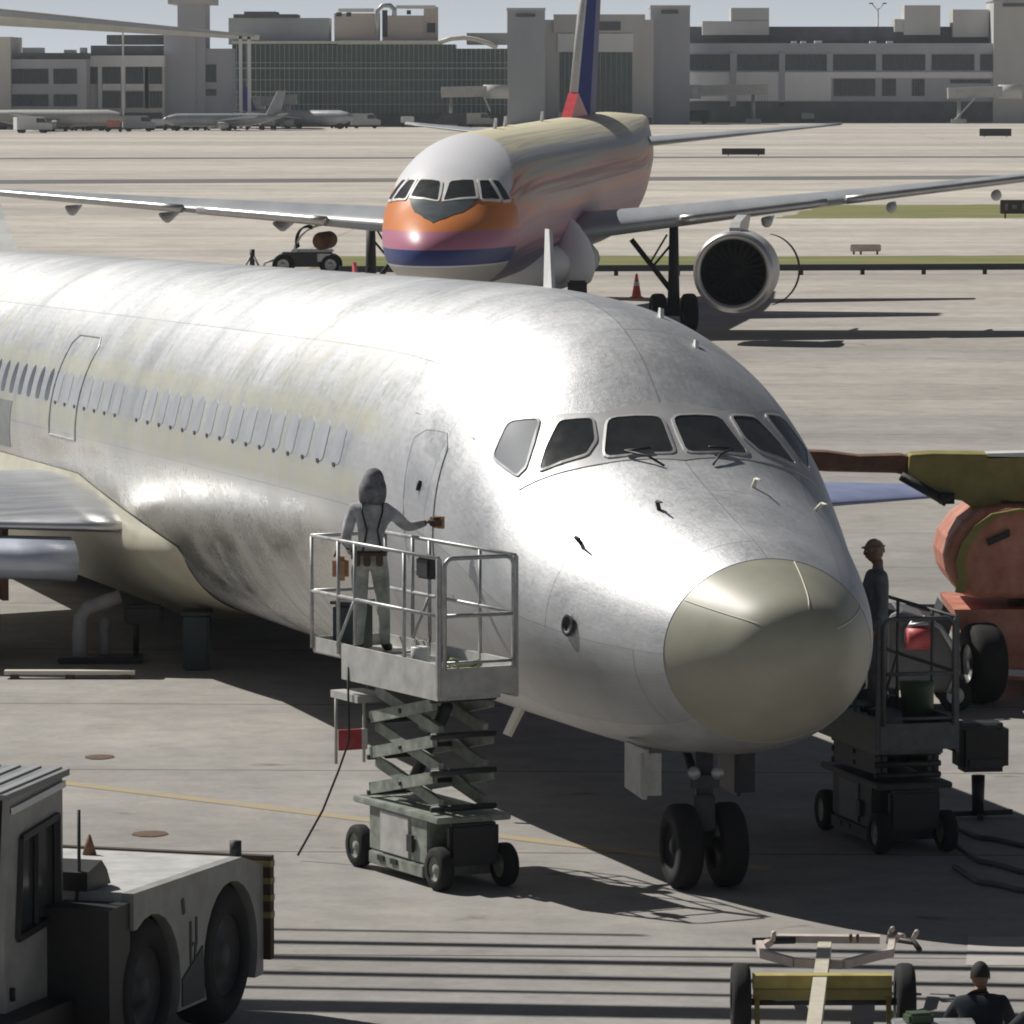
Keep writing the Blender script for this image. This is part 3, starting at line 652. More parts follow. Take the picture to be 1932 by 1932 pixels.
for (du, lat, mm) in ((1232, .50, 'dirtywhite'), (1415, -.42, 'dark')):
    c = ng + P1.l * lat + P1.t * .3
    mb = MB(); mb.prism([c + Vector((0, 0, .82)) - P1.t * .10, c + Vector((0, 0, .86)) + P1.t * .52, c + Vector((0, 0, 1.30)) + P1.t * .52, c + Vector((0, 0, 1.30)) - P1.t * .16], P1.l * .04 + P1.t * .0)
    mb.box(c + P1.l * -.03 + Vector((0, 0, 1.06)) - P1.t * .12, (.20, .03, .40), rz=P1.th * .6); mb.build('gear_door', M[mm], J1)

# ------------------------------------------------------------------ the striped airliner behind
TOP2 = [(0,2.823),(.142,3.228),(.569,3.583),(1.422,3.958),(2.417,4.292),(3.271,4.748),(4.266,5.254),(5.688,5.659),(7.821,5.913),(9.954,5.963),(39.8,5.963),(54,5.659)]
BOT2 = [(0,2.823),(.142,2.468),(.569,2.215),(1.422,2.013),(2.844,1.861),(5.688,1.769),(34.1,1.769),(45.5,2.924),(54,5.153)]
WID2 = [(0,0),(.142,.425),(.569,.81),(1.422,1.216),(2.844,1.621),(4.266,1.823),(6.399,1.965),(8.532,2.006),(34.1,2.006),(45.5,1.317),(54,.304)]
org2 = Vector((.5, 150, 0))
J2 = empty('airliner', org2, 'airliner with white crown over orange, pink and blue bands parked facing the camera', 'airliner')
P2 = Fus((-2.174, 137.23), -7.212, TOP2, BOT2, WID2, .01, org2)
mb = MB(); P2.loft(mb, stations(9, 54), 96); mb.build('fuselage', M['livery'], J2)
WIN2 = [[(3.28, .07), (3.58, .42), (2.93, .56), (2.34, .045)], [(3.66, .50), (3.89, .63), (3.57, .95), (2.96, .66)], [(4.0, .68), (4.24, .77), (4.09, 1.10), (3.66, 1.0)]]
for sg in (1, -1):
    for pl in WIN2:
        pl = Fus.rnd([(a, p * sg) for a, p in pl], .12)
        pn = P2.patch(pl, .02, 'cockpit_window', M['paneclear'], J2, thick=.03)
        P2.frame(pl, .075, .035, 'frame', M['white'], pn)
P2.patch([(2.34, .04), (2.95, .60), (1.9, .47), (1.25, .25), (.90, .0), (1.25, -.25), (1.9, -.47), (2.95, -.60), (2.34, -.04)], .014, 'antiglare_panel', M['aglare'], J2, thick=.02, sub=4)
for (a, p, m) in ((13, .0, 'white'), (16, .05, 'white'), (24, 0, 'white')):
    q = P2.L(a, p, 0); MB().prism([q, q + P2.t * .5, q + P2.t * .6 + Vector((0, 0, .3)), q + P2.t * .3 + Vector((0, 0, .3))], (.05, 0, 0)).build('aerial', M[m], J2)
def W2(a, lat, z):
    p = Vector((P2.tip[0], P2.tip[1], 0)) + P2.t * a + P2.l * lat; p.z = z; return p
# wings from measured leading edges
rA, rB = atd(1120, 436, 153.5), atd(1932, 338, 158.0); rT = rA + (rB - rA) * 1.16
lA, lB = atd(760, 430, 152.5), atd(0, 365, 164.0); lT = lA + (lB - lA) * 1.06
wr = wing(J2, P2, rA - (rB - rA) * .10, rT, 7.5, 1.9, .12, 'wing', M['winggrey'])
wl = wing(J2, P2, lA - (lB - lA) * .12, lT, 7.5, 1.9, .12, 'wing', M['winggrey'])
for par, A_, B_ in ((wr, rA, rT), (wl, lA, lT)):
    mb = MB(); K = 20; rr = []
    for f0, f1 in ((.17, .46), (.50, .98)):
        pts = [A_.lerp(B_, f0 + (f1 - f0) * k / 10) - org2 + Vector((0, -.10, .015)) for k in range(11)]
        mb.tube(pts, .13, 10, radii=[.15 - .05 * (f0 + (f1 - f0) * k / 10) for k in range(11)])
    mb.build('leading_edge', M['nacellelip'], par)
    for f in (.32, .58, .80):
        mb = MB()
        p = A_.lerp(B_, f) - org2; c = 7.5 - 5.6 * f
        mb.tube([p + P2.t * (c * .45) + Vector((0, 0, -.3)), p + P2.t * (c * .7) + Vector((0, 0, -.42)), p + P2.t * (c * 1.15) + Vector((0, 0, -.3))], .2, 10, radii=[.06, .17, .04])
        mb.build('flap_fairing', M['winggrey'], par)
# belly fairing in grey primer
mb = MB(); bpts = []
for k in range(13):
    f = k / 12; bpts.append(W2(12.5 + 13 * f, 0, 2.35) - org2)
mb.tube(bpts, 1, 28, radii=[.5 + 1.9 * math.sin(math.pi * min(1, .12 + f_ * .9)) ** .6 for f_ in [k / 12 for k in range(13)]])
for i, v in enumerate(mb.v):
    vv = Vector(v); zz = vv.z - 2.35; mb.v[i] = (vv.x, vv.y, 2.2 + zz * .42)
mb.build('belly_fairing', M['concrete_light'], J2)
mb = MB(); c = W2(15.2, -2.0, 2.75) - org2
mb.lathe(c + Vector((0, 0, 0)), Vector((-.25, .5, .95)), [(-1.3, .001), (-1.2, .3), (-.9, .48), (-.5, .55), (0, .52), (.5, .36), (.8, .2), (.95, .001)], 24); mb.build('root_fairing', M['concrete_light'], J2)
mb = MB(); c = W2(13.5, -2.35, 0) - org2; mb.box(c + Vector((0, 0, .9)), (.55, .4, 1.8), bev=.05); mb.build('gear_bay_door', M['dark'], J2)
# right engine with bright lip, the fan cowl ring standing open beside it
ec = atd(1383, 514, 150.0) - org2; ax = P2.t
mb = MB(); mb.lathe(ec, ax, [(.10, .93), (.02, .98), (0, 1.04), (.05, 1.10), (.18, 1.15)], 48); eng = mb.build('engine', M['nacellelip'], J2)
mb = MB(); mb.lathe(ec, ax, [(.18, 1.15), (1.1, 1.2), (2.3, 1.15), (2.9, 1.0), (2.9, .9)], 48); mb.build('cowl', M['engine_white'], eng)
mb = MB(); mb.lathe(ec, ax, [(.10, .93), (.5, .86), (1.0, .86), (1.0, .001)], 48); mb.build('inlet_duct', M['fanblack'], eng)
mb = MB(); mb.lathe(ec + ax * .62, ax, [(0, .001), (.12, .1), (.38, .26)], 24); sp_ = mb.build('spinner', M['dark'], eng)
mb = MB()
for k in range(24):
    t_ = 2 * math.pi * k / 24; d = Vector((math.cos(t_), 0, math.sin(t_))); d = d - ax * d.dot(ax)
    mb.bar(ec + ax * .85 + d * .24, ec + ax * .9 + d * .85, .10, .02, up=(ax + d.cross(ax) * .7))
mb.build('fan_blades', M['black'], eng)
mb = MB(); top = ec + Vector((0, 0, 1.05))
mb.prism([top + ax * .3 + Vector((-.14, 0, 0)), top + ax * 3.4 + Vector((-.14, 0, 0)), top + ax * 4.4 + Vector((-.14, 0, .45)), top + ax * 3.0 + Vector((-.14, 0, .5)), top + ax * .9 + Vector((-.14, 0, .36)), top + ax * .4 + Vector((-.14, 0, .2))], (.28, 0, 0)); mb.build('pylon', M['engine_white'], eng)
mb = MB(); mb.tube([ec + ax * 1.6 + Vector((.78 + .98 * math.cos(t_), 0, .02 + 1.03 * math.sin(t_))) for t_ in [R(-78 + 160 * k / 30) for k in range(31)]], .03, 8, radii=[.012 + .02 * math.sin(math.pi * k / 30) for k in range(31)]); mb.build('open_cowl_edge', M['dark'], eng)
# left engine, stripped to its core under the wing
lc = atd(598, 452, 157.0) - org2
mb = MB(); mb.lathe(lc + Vector((.1, 0, -.05)), ax, [(0, .001), (.02, .18), (.2, .27), (1.6, .26), (2.2, .16), (2.2, .001)], 24); ceng = mb.build('engine_core', M['rust'], J2)
for k in range(5): MB().tube([lc + Vector((-.3 + .55 * math.cos(t_) * .6, .4 * k, -.05 + .42 * math.sin(t_))) for t_ in [R(60 + 150 * j / 12) for j in range(13)]], .03, 6).build('pipe', M['dark'], ceng)
mb = MB(); vs = []
for i in range(9):
    for j in range(9):
        t_ = R(95 + 85 * i / 8); vs.append(lc + Vector((.35 + 1.05 * math.cos(t_), 1.4 * j / 8, -.38 + .85 * math.sin(t_))))
mb.add(vs, [(i * 9 + j, i * 9 + j + 1, (i + 1) * 9 + j + 1, (i + 1) * 9 + j) for i in range(8) for j in range(8)], True)
o = mb.build('raised_cowl', M['white'], ceng); o.modifiers.new('thick', 'SOLIDIFY').thickness = .05
# main gear, both sides
for sg, uu, dd in ((-1, 1271, 157.0), (1, 700, 161.0)):
    base = Vector((X(uu, dd), dd, 0)) - org2
    mb = MB(); mb.tube([base + Vector((0, 0, .5)), base + Vector((0, 0, 3.3))], .16, 12, radii=[.19, .13])
    inner = -1 if sg < 0 else 1
    mb.tube([base + Vector((.0, 0, 1.15)), base + Vector((inner * 1.25, .2, 2.75))], .08, 8)
    mb.tube([base + Vector((inner * .62, .1, 1.95)), base + Vector((0, 0, 2.7))], .035, 8); mb.tube([base + Vector((inner * .7, .1, 2.05)), base + Vector((inner * .2, 0, 2.9))], .03, 8)
    mb.tube([base + Vector((-.5, 0, .58)), base + Vector((.5, 0, .58))], .09, 10)
    gg = mb.build('main_gear', M['dark'], J2)
    for s_ in (-.46, .46): wheel(gg, base + Vector((s_, 0, .58)), (1, .12, 0), .58, .42)
nb = Vector((X(905, 143.5), 143.5, 0)) - org2
mb = MB(); mb.tube([nb + Vector((0, 0, .4)), nb + Vector((0, 0, 2))], .1, 10); g2 = mb.build('nose_gear', M['steel'], J2)
for s_ in (-.25, .25): wheel(g2, nb + Vector((s_, 0, .38)), (1, .12, 0), .38, .22)
# fin: blue with pale leading edge and red foot
def finp(a, z): return W2(a, 0, z) - org2
f0 = 31.0
mb = MB(); mb.prism([p - P2.l * -.13 for p in (finp(f0, 5.9), finp(f0 + 2.0, 7.0), finp(f0 + 8.3, 14.5), finp(f0 + 9.6, 14.5), finp(f0 + 5.2, 5.6))], -P2.l * .26)
fin = mb.build('fin', M['finblue'], J2)
mb = MB(); mb.prism([p + P2.l * .12 for p in (finp(f0 + 5.25, 5.6), finp(f0 + 9.65, 14.5), finp(f0 + 10.6, 14.5), finp(f0 + 7.0, 5.6))], -P2.l * .24); mb.build('rudder', M['finlav'], fin)
mb = MB(); mb.tube([finp(f0 + 2.0, 7.0), finp(f0 + 8.3, 14.5)], .14, 10, radii=[.14, .12]); mb.build('leading_edge', M['white'], fin)
mb = MB(); mb.prism([p + P2.l * .16 for p in (finp(f0 - 1.0, 5.85), finp(f0 + 1.95, 7.05), finp(f0 + 5.5, 6.1), finp(f0 + 5.0, 5.8))], -P2.l * .32); mb.build('fin_foot', M['finred'], fin)
for sg in (1, -1): wing(J2, P2, W2(43, .5 * sg, 5.2), W2(47.5, 7.6 * sg, 5.9), 4, 1.6, .1, 'tailplane', M['winggrey'])

# ------------------------------------------------------------------ terminal and its surroundings
def DT(u): return 748 + u / 1932 * 150
def tz(v, d): return H - (v - YH) * d / F
def Tbox(mb, u0, u1, v0, v1, d, dep, front=0.0):
    """box whose front face spans the frame rectangle at distance d"""
    x0, x1 = X(u0, d), X(u1, d); z1, z0 = tz(v0, d), max(0, tz(v1, d))
    mb.box(((x0 + x1) / 2, d + dep / 2 - front, (z0 + z1) / 2), (x1 - x0, dep, z1 - z0))
def Tb(name, label, cat, group=None, u=0, d=800): return empty(name, Vector((X(u, d), d, 0)), label, cat, group)
class TB:
    """building made of parts, all placed in world space"""
    def __init__(s, name, label, cat, u, d, group=None): s.o = Tb(name, label, cat, group, u, d); s.off = s.o.location.copy(); s.d = d
    def part(s, name, m, rects, dep=10, front=0.0, parent=None):
        if name in ('roof_plant', 'duct', 'skylight', 'louvre', 'panel', 'casing', 'column', 'wall', 'fascia', 'band', 'upper_storey', 'shaft', 'cap') and len(rects) > 1:
            for i, r in enumerate(rects): q = s.part(name, m, [r], dep, front - .25 * i, parent)
            return q
        mb = MB()
        for r in rects: Tbox(mb, *r, s.d, dep, front)
        mb.v = [tuple(Vector(v) - s.off) for v in mb.v]
        return mb.build(name, m, parent or s.o)
    def windows(s, rects, bars=6, glass='glassdark', frame='winbar'):
        for r in rects:
            g_ = s.part('window', M[glass], [r], .3, .12)
            u0, u1, v0, v1 = r; w_ = (u1 - u0)
            k = [(u0 + w_ * i / bars - .35, u0 + w_ * i / bars + .35, v0, v1) for i in range(1, bars)]
            if k: s.part('window_bars', M[frame], k, .2, .3, g_)
# left wing of the terminal
d = 752
T = TB('terminal_wing', 'low grey terminal block with window rows at the far left edge', 'building', 90, d)
T.part('wall', M['concrete_wall'], [(-160, 165, 112, 244)], 16)
T.part('parapet', M['roofdark'], [(40, 165, 100, 112)], 14, -1)
T.part('stair_core', M['concrete_wall2'], [(-160, 24, 70, 244)], 18, .6)
T.windows([(26, 94, 130, 158), (104, 148, 130, 158), (26, 94, 178, 200), (104, 148, 178, 200)])
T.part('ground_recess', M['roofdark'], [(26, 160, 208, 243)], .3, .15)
T.part('roof_plant', M['steel'], [(42, 80, 90, 100), (120, 140, 94, 100), (150, 160, 90, 100)], 4, -3)
d = 760
T = TB('terminal_wing', 'pale framed terminal block with two storeys of dark windows left of the control tower', 'building', 240, d)
T.part('wall', M['concrete_wall2'], [(163, 312, 126, 243)], 16)
T.part('fascia', M['concrete_light'], [(163, 312, 105, 126)], 16.2, .35)
T.windows([(166, 187, 126, 158), (196, 230, 126, 158), (240, 273, 126, 158), (284, 308, 126, 158), (196, 230, 172, 203), (240, 273, 172, 203), (284, 308, 172, 203)], 4)
T.part('column', M['concrete_light'], [(188, 195, 126, 204), (231, 239, 126, 204), (275, 283, 126, 204)], .6, .5)
T.part('band', M['concrete_light'], [(196, 230, 158, 170), (240, 273, 158, 170), (284, 310, 158, 170)], .6, .3)
T.part('upper_storey', M['roofdark'], [(170, 312, 86, 105), (200, 308, 66, 84)], 10, -4)
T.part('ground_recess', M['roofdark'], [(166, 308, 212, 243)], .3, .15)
d = 764
T = TB('control_tower', 'tall grey control tower shaft with wider cap cut by the top of the frame', 'tower', 345, d)
T.part('shaft', M['concrete_wall'], [(312, 372, 60, 243), (338, 390, 0, 243)], 12, .75)
T.part('cap', M['concrete_wall2'], [(322, 404, -18, 9), (336, 394, -60, -18)], 18, 3)
T.windows([(374, 410, 122, 155), (374, 410, 168, 180)], 3)
T.part('side_block', M['concrete_wall'], [(390, 440, 92, 243)], 9)
# glass concourse
d = 790
T = TB('glass_concourse', 'long dark green glass concourse under a pale roof edge', 'building', 700, d)
T.part('curtain_wall', M['glassgreen'], [(440, 860, 84, 241)], 20)
T.part('curved_bay', M['glassgreen'], [(860, 957, 92, 241)], 18, -1)
mb = MB()
for u in range(448, 957, 9): Tbox(mb, u, u + .9, 84 if u < 860 else 92, 236, d, .3, .25)
for v in (118, 128, 150, 172, 196): Tbox(mb, 440, 957, v, v + (1.8 if v in (128, 172) else 1.0), d, .3, .32)
mb.v = [tuple(Vector(v) - T.off) for v in mb.v]; mb.build('mullions', M['mull'], T.o)
T.part('roof_edge', M['cream'], [(640, 832, 77, 84), (440, 640, 78, 83)], 21, .8)
mb = MB(); pts = [atd(u, v, d - 1) - T.off for u, v in ((828, 80), (850, 73), (875, 71), (900, 75), (922, 82), (938, 90))]
mb.tube(pts, .35, 8); mb.build('curved_roof_edge', M['cream'], T.o)
T.part('roof_hall', M['concrete_wall'], [(430, 620, 34, 84)], 12, -5)
T.part('hall_roof', M['roofdark'], [(440, 560, 27, 34), (460, 520, 22, 27)], 12, -4)
T.part('low_link', M['concrete_wall2'], [(880, 957, 62, 84)], 10, -7)
T.part('painted_shade_strip', M['roofdark'], [(620, 957, 214, 241)], .4, .4)  # dark slab painted as the shadow along the foot of the glass
d2 = 812
T = TB('rooftop_plant', 'pinkish white rooftop machinery with ducts above the glass concourse', 'machinery', 725, 788)
T.d = 795
T.part('casing', M['pinkgrey'], [(632, 716, 26, 78), (722, 800, 30, 78), (800, 826, 14, 78)], 8, 0)
T.part('duct', M['white'], [(640, 706, 17, 23), (748, 822, 11, 17)], 4, .5)
mb = MB(); pts = [atd(u, v, 793) - T.off for u, v in ((712, 62), (712, 20), (722, 10), (736, 10), (744, 18), (744, 30))]; mb.tube(pts, .35, 8); mb.build('pipe', M['steel'], T.o)
T.part('louvre', M['dark'], [(636, 646, 24, 32), (655, 664, 24, 32), (722, 732, 20, 70), (806, 822, 44, 62), (768, 776, 20, 28)], .3, .3)
# canopy carried on columns, far left
T = TB('canopy', 'cream canopy beam sloping down from the upper left to a pair of posts', 'canopy', 250, 742)
mb = MB()
pA, pB = atd(-60, 26, 742), atd(492, 78, 742)
for (v0, v1, w_, m_) in ((0, 0, 0, 0),):
    a1, b1 = atd(-80, 8, 742) - T.off, atd(486, 66, 742) - T.off; a2, b2 = atd(-80, 44, 742) - T.off, atd(486, 75, 742) - T.off
    mb.prism([a1, b1, b2, a2], (0, 6, 0))
mb.build('beam', M['cream'], T.o)
mb = MB(); a1, b1 = atd(-80, 12, 741.7) - T.off, atd(480, 67, 741.7) - T.off; a2, b2 = atd(-80, 24, 741.7) - T.off, atd(480, 70, 741.7) - T.off
mb.prism([a1, b1, b2, a2], (0, .3, 0)); mb.build('soffit_band', M['concrete_wall'], T.o)
for u in (456, 472): T.part('post', M['concrete_light'], [(u - 3.5, u + 2.5, 68, 241)], .7, 0)
T.part('post', M['concrete_light'], [(231, 234, 50, 241)], .5, -2)
# right: towers, gate hall, long concourse
d = 822
T = TB('stair_tower', 'grey windowless tower standing left of the gate hall', 'tower', 992, d)
T.part('wall', M['concrete_wall'], [(957, 1028, 20, 240)], 14, 1); T.part('cap', M['concrete_wall2'], [(956, 1029, 16, 20)], 14.3, 1.15); T.part('vent', M['roofdark'], [(974, 1010, 27, 33)], .3, 1.2)
d = 828
T = TB('gate_hall', 'square grey gate hall with a tall green window behind the tail fin', 'building', 1130, d)
T.part('wall', M['concrete_wall2'], [(1026, 1232, 38, 240)], 14); T.part('portal', M['concrete_wall2'], [(1044, 1216, 28, 62)], 14, .6)
T.part('panel', M['concrete_light'], [(1052, 1194, 64, 98)], .5, .4); T.part('sill', M['concrete_light'], [(1052, 1194, 212, 222)], .5, .4)
T.windows([(1056, 1118, 99, 212), (1122, 1192, 99, 212)], 7, 'glassgreen', 'mull'); T.part('lintel', M['roofdark'], [(1096, 1170, 42, 58)], .3, .8)
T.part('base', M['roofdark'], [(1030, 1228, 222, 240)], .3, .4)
d = 834
T = TB('stair_tower', 'grey windowless tower standing right of the gate hall', 'tower', 1264, d)
T.part('wall', M['concrete_wall'], [(1226, 1300, 15, 238)], 14, 1); T.part('cap', M['concrete_wall2'], [(1225, 1301, 11, 15)], 14.3, 1.15); T.part('vent', M['roofdark'], [(1246, 1278, 20, 27)], .3, 1.2)
d = 850
T = TB('long_concourse', 'long two storey concourse with ribbon windows on the right', 'building', 1600, d)
T.part('wall', M['concrete_wall'], [(1298, 1990, 82, 236)], 18)
T.part('pale_band', M['concrete_light'], [(1300, 1566, 136, 190), (1566, 1870, 136, 147)], .6, .3)
bays = [(1300, 1376), (1390, 1468), (1480, 1558), (1570, 1650), (1662, 1743), (1755, 1835), (1846, 1869)]
T.windows([(a, b, 103, 133) for a, b in bays], 8)
T.windows([(1571, 1649, 149, 181), (1662, 1688, 149, 181), (1718, 1742, 149, 181), (1790, 1866, 150, 157), (1424, 1452, 158, 190)], 5)
T.part('column', M['concrete_wall'], [(b, b + 11, 100, 200) for a, b in bays[:-1]], .8, .7)
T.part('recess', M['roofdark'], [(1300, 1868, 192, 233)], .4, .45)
T.part('rear_storey', M['roofdark'], [(1300, 1868, 50, 82)], 10, -8)
T.part('roof_plant', M['concrete_wall2'], [(1326, 1452, 40, 66), (1380, 1452, 15, 40), (1708, 1776, 10, 66), (1800, 1868, 18, 70), (1690, 1708, 36, 60)], 8, -5)
T.part('skylight', M['white'], [(1492, 1502, 78, 82), (1510, 1520, 78, 82), (1536, 1550, 77, 82), (1640, 1652, 78, 82), (1672, 1684, 78, 82)], 2, -1)
d = 852
T = TB('stair_tower', 'grey windowless tower at the right edge of the terminal', 'tower', 1900, d)
T.part('wall', M['concrete_wall2'], [(1868, 1990, 4, 235)], 14, 2.8); T.part('cap', M['concrete_wall'], [(1866, 1992, 0, 4)], 14.3, 2.95); T.part('vent', M['roofdark'], [(1885, 1925, 8, 14)], .3, 3.1)
# light pole
lp = gnd(1655, 229); o = empty('light_pole', lp, 'slender pale floodlight pole with two heads in front of the long concourse', 'light pole')
hp = tz(16, lp.y)
MB().tube([(0, 0, 0), (0, 0, hp)], .2, 8, radii=[.26, .14]).build('pole', M['concrete_light'], o)
for s_ in (-1, 1):
    MB().tube([(0, 0, hp - .4), (s_ * .9, 0, hp + .6)], .08, 6).build('arm', M['steel'], o); MB().box((s_ * 1.1, 0, hp + .75), (.7, .5, .2), bev=.04).build('lamp_head', M['dark'], o)

# jet bridges
def jetbridge(u0, u1, v0, v1, vt, label, d, slope=0, stair=None):
    o = empty('jet_bridge', Vector((X((u0 + u1) / 2, d), d, 0)), label, 'jet bridge', 'jet bridges along the terminal'); off = o.location
    a, b = atd(u0, v0 + (v1 - v0) / 2 + slope, d), atd(u1, v0 + (v1 - v0) / 2, d); h_ = (v1 - v0) * d / F
    mb = MB(); mb.bar(a - off, b - off, 2.6, h_); tn = mb.build('tunnel', M['dirtywhite'], o)
    mb = MB(); K = max(3, int((b - a).length / 3))
    for k in range(K): mb.box((a.lerp(b, (k + .5) / K) - off) + Vector((0, -1.32, .2)), (.9, .06, h_ * .35))
    mb.build('side_windows', M['concrete_wall'], tn)
    mb = MB(); mb.tube([b.lerp(a, .18) - off + Vector((0, 0, -h_ / 2)), Vector(((b.lerp(a, .18) - off).x, 0, .5))], .3, 8); mb.box(((b.lerp(a, .18) - off).x, 0, .4), (2.4, 1.2, .7), bev=.1); mb.build('support_leg', M['steel'], o)
    mb = MB(); mb.lathe(a - off + Vector((0, 0, -h_ * .7)), (0, 0, 1), [(0, 1.9), (h_ * 1.3, 1.9)], 16, cap=True); mb.build('rotunda', M['concrete_wall2'], o)
    if stair:
        p, q = atd(stair[0], stair[1], d - 2) - off, atd(stair[2], stair[3], d - 2) - off; q.z = max(q.z, .1); MB().bar(p, q, .9, .25).build('stair', M['steel'], o)
    return o
jetbridge(1300, 1448, 158, 178, 0, 'pale jet bridge low against the concourse right of the gate hall', 836, 4)
jetbridge(1906, 1788, 166, 186, 0, 'long white jet bridge with a stair at the far right', 836, -4, (1840, 184, 1802, 226))
jetbridge(936, 832, 164, 184, 0, 'white jet bridge reaching out in front of the glass concourse', 782, -2, (912, 180, 925, 210))
jetbridge(476, 560, 178, 196, 0, 'white jet bridge beside the canopy posts at the left', 772, 6)

# far parked airliners, seen small
def far_jet(u, v, L, az, label, m, tailc):
    p = gnd(u, v); o = empty('parked_airliner', p, label, 'airliner', 'airliners parked at the terminal', rz=az)
    mb = MB(); rr = L * .052
    mb.tube([(L * (f - .5), 0, rr * 1.7 + (rr * .5 * max(0, f - .7) * 3.3)) for f in (0, .02, .06, .12, .3, .5, .7, .85, 1)], 1, 16, radii=[rr * k for k in (.1, .45, .75, 1, 1, 1, 1, .7, .15)])
    mb.build('fuselage', m, o)
    for s_ in (1, -1):
        MB().prism([(L * -.08, s_ * rr * .8, rr * 1.4), (L * .1, s_ * rr * .8, rr * 1.4), (L * .17, s_ * L * .44, rr * 2.2), (L * .11, s_ * L * .44, rr * 2.2)], (0, 0, .22)).build('wing', M['steel'], o)
        e_ = MB(); e_.lathe((L * -.08, s_ * L * .15, rr * .85), (1, 0, 0), [(0, rr * .5), (.3, rr * .58), (L * .07, rr * .5), (L * .09, rr * .3)], 16); e_.build('engine', M['dirtywhite'], o)
        MB().prism([(L * .42, s_ * .2, rr * 2.3), (L * .49, s_ * .2, rr * 2.3), (L * .51, s_ * L * .15, rr * 2.6), (L * .47, s_ * L * .15, rr * 2.6)], (0, 0, .15)).build('tailplane', M['steel'], o)
    MB().prism([(L * .36, -.12, rr * 2.5), (L * .48, -.12, rr * 2.3), (L * .53, -.12, rr * 6.2), (L * .46, -.12, rr * 6.2)], (0, .24, 0)).build('fin', tailc, o)
    mb = MB()
    for x, y in ((-.38, 0), (.03, .08), (.03, -.08)): mb.tube([(L * x, L * y, rr * 1.2), (L * x, L * y, .3)], .15, 6)
    gg = mb.build('landing_gear', M['dark'], o)
    for x, y in ((-.38, 0), (.03, .08), (.03, -.08)):
        MB().lathe((L * x, L * y - .2, .45), (0, 1, 0), [(0, .001), (0, .45), (.4, .45), (.4, .001)], 12).build('wheel', M['tyre'], gg)
    mb = MB(); mb.box((-L * .465, 0, rr * 2.05), (L * .02, rr * .9, rr * .3)); mb.build('cockpit_window', M['glassdark'], o)
far_jet(95, 248, 21, R(172), 'pale grey airliner parked side-on at the far left of the terminal', M['dirtywhite'], M['finblue'])
far_jet(420, 247, 17, R(18), 'small airliner with a low wing parked under the canopy posts', M['winggrey'], M['winggrey'])
far_jet(560, 243, 19, R(150), 'small dark-bellied airliner parked before the glass concourse', M['winggrey'], M['finblue'])

# service vehicles and carts on the far apron
def far_van(u, v, L, az, label, m, cat='van', group='service vehicles on the far apron'):
    o = empty('service_vehicle', gnd(u, v), label, cat, group, rz=az)
    mb = MB(); mb.prism([(-L / 2, -.95, .45), (L / 2, -.95, .45), (L / 2, -.95, 1.2), (L * .36, -.95, 1.35), (L * .26, -.95, 2.1), (-L / 2, -.95, 2.1)], (0, 1.9, 0)); mb.build('body', m, o)
    MB().prism([(L * .345, -.97, 1.38), (L * .26, -.97, 1.95), (L * .05, -.97, 1.95), (L * .05, -.97, 1.38)], (0, 1.94, 0)).build('window', M['glassdark'], o)
    for x in (-L * .32, L * .3):
        for y in (-.9, .7): MB().lathe((x, y, .38), (0, 1, 0), [(0, .001), (0, .38), (.22, .38), (.22, .001)], 14).build('wheel', M['tyre'], o)
far_van(62, 251, 4.8, R(20), 'white van parked before the left terminal block', M['white'])
far_van(22, 245, 4.2, R(170), 'dark grey van at the far left edge', M['dark'])
far_van(262, 248, 4.4, R(10), 'blue grey van beneath the pale framed block', M['winggrey'])
far_van(1312, 233, 4.4, R(170), 'dark van beside the right stair tower', M['dark'])
far_van(1752, 230, 4.6, R(5), 'white van below the ribbon windows', M['white'])
far_van(1692, 230, 3.6, R(190), 'cream box van standing at the foot of the light pole', M['cream'])
def cart(u, v, az, label, m):
    o = empty('baggage_cart', gnd(u, v), label, 'cart', 'baggage carts on the far apron', rz=az)
    MB().box((0, 0, .55), (2.4, 1.4, .14)).build('deck', M['dark'], o); MB().box((-.1, 0, 1.1), (2.0, 1.3, .96), bev=.12).build('load', m, o)
    for x in (-.85, .85):
        for y in (-.7, .55): MB().lathe((x, y, .25), (0, 1, 0), [(0, .001), (0, .25), (.15, .25), (.15, .001)], 12).build('wheel', M['tyre'], o)
for i, (u, v, az, lb, m) in enumerate([(112, 248, 10, 'pale covered cart right of the white van', 'dirtywhite'), (150, 247, 30, 'grey cart second right of the white van', 'concrete_wall2'), (180, 247, -10, 'dark loaded cart left of the blue grey van', 'dark'),
        (300, 246, 0, 'white cart below the control tower', 'white'), (340, 246, 20, 'pale cart right of the control tower foot', 'dirtywhite'), (380, 246, -20, 'grey cart below the small windows of the side block', 'concrete_light'),
        (770, 240, 0, 'small white cart alone before the glass concourse', 'white'), (640, 242, 30, 'grey cart before the glass concourse', 'steel'), (1525, 232, 0, 'white cart before the dark recess of the concourse', 'dirtywhite'), (1600, 231, 10, 'cream cart left of the light pole', 'cream')]):
    cart(u, v, R(az), lb, M[m])

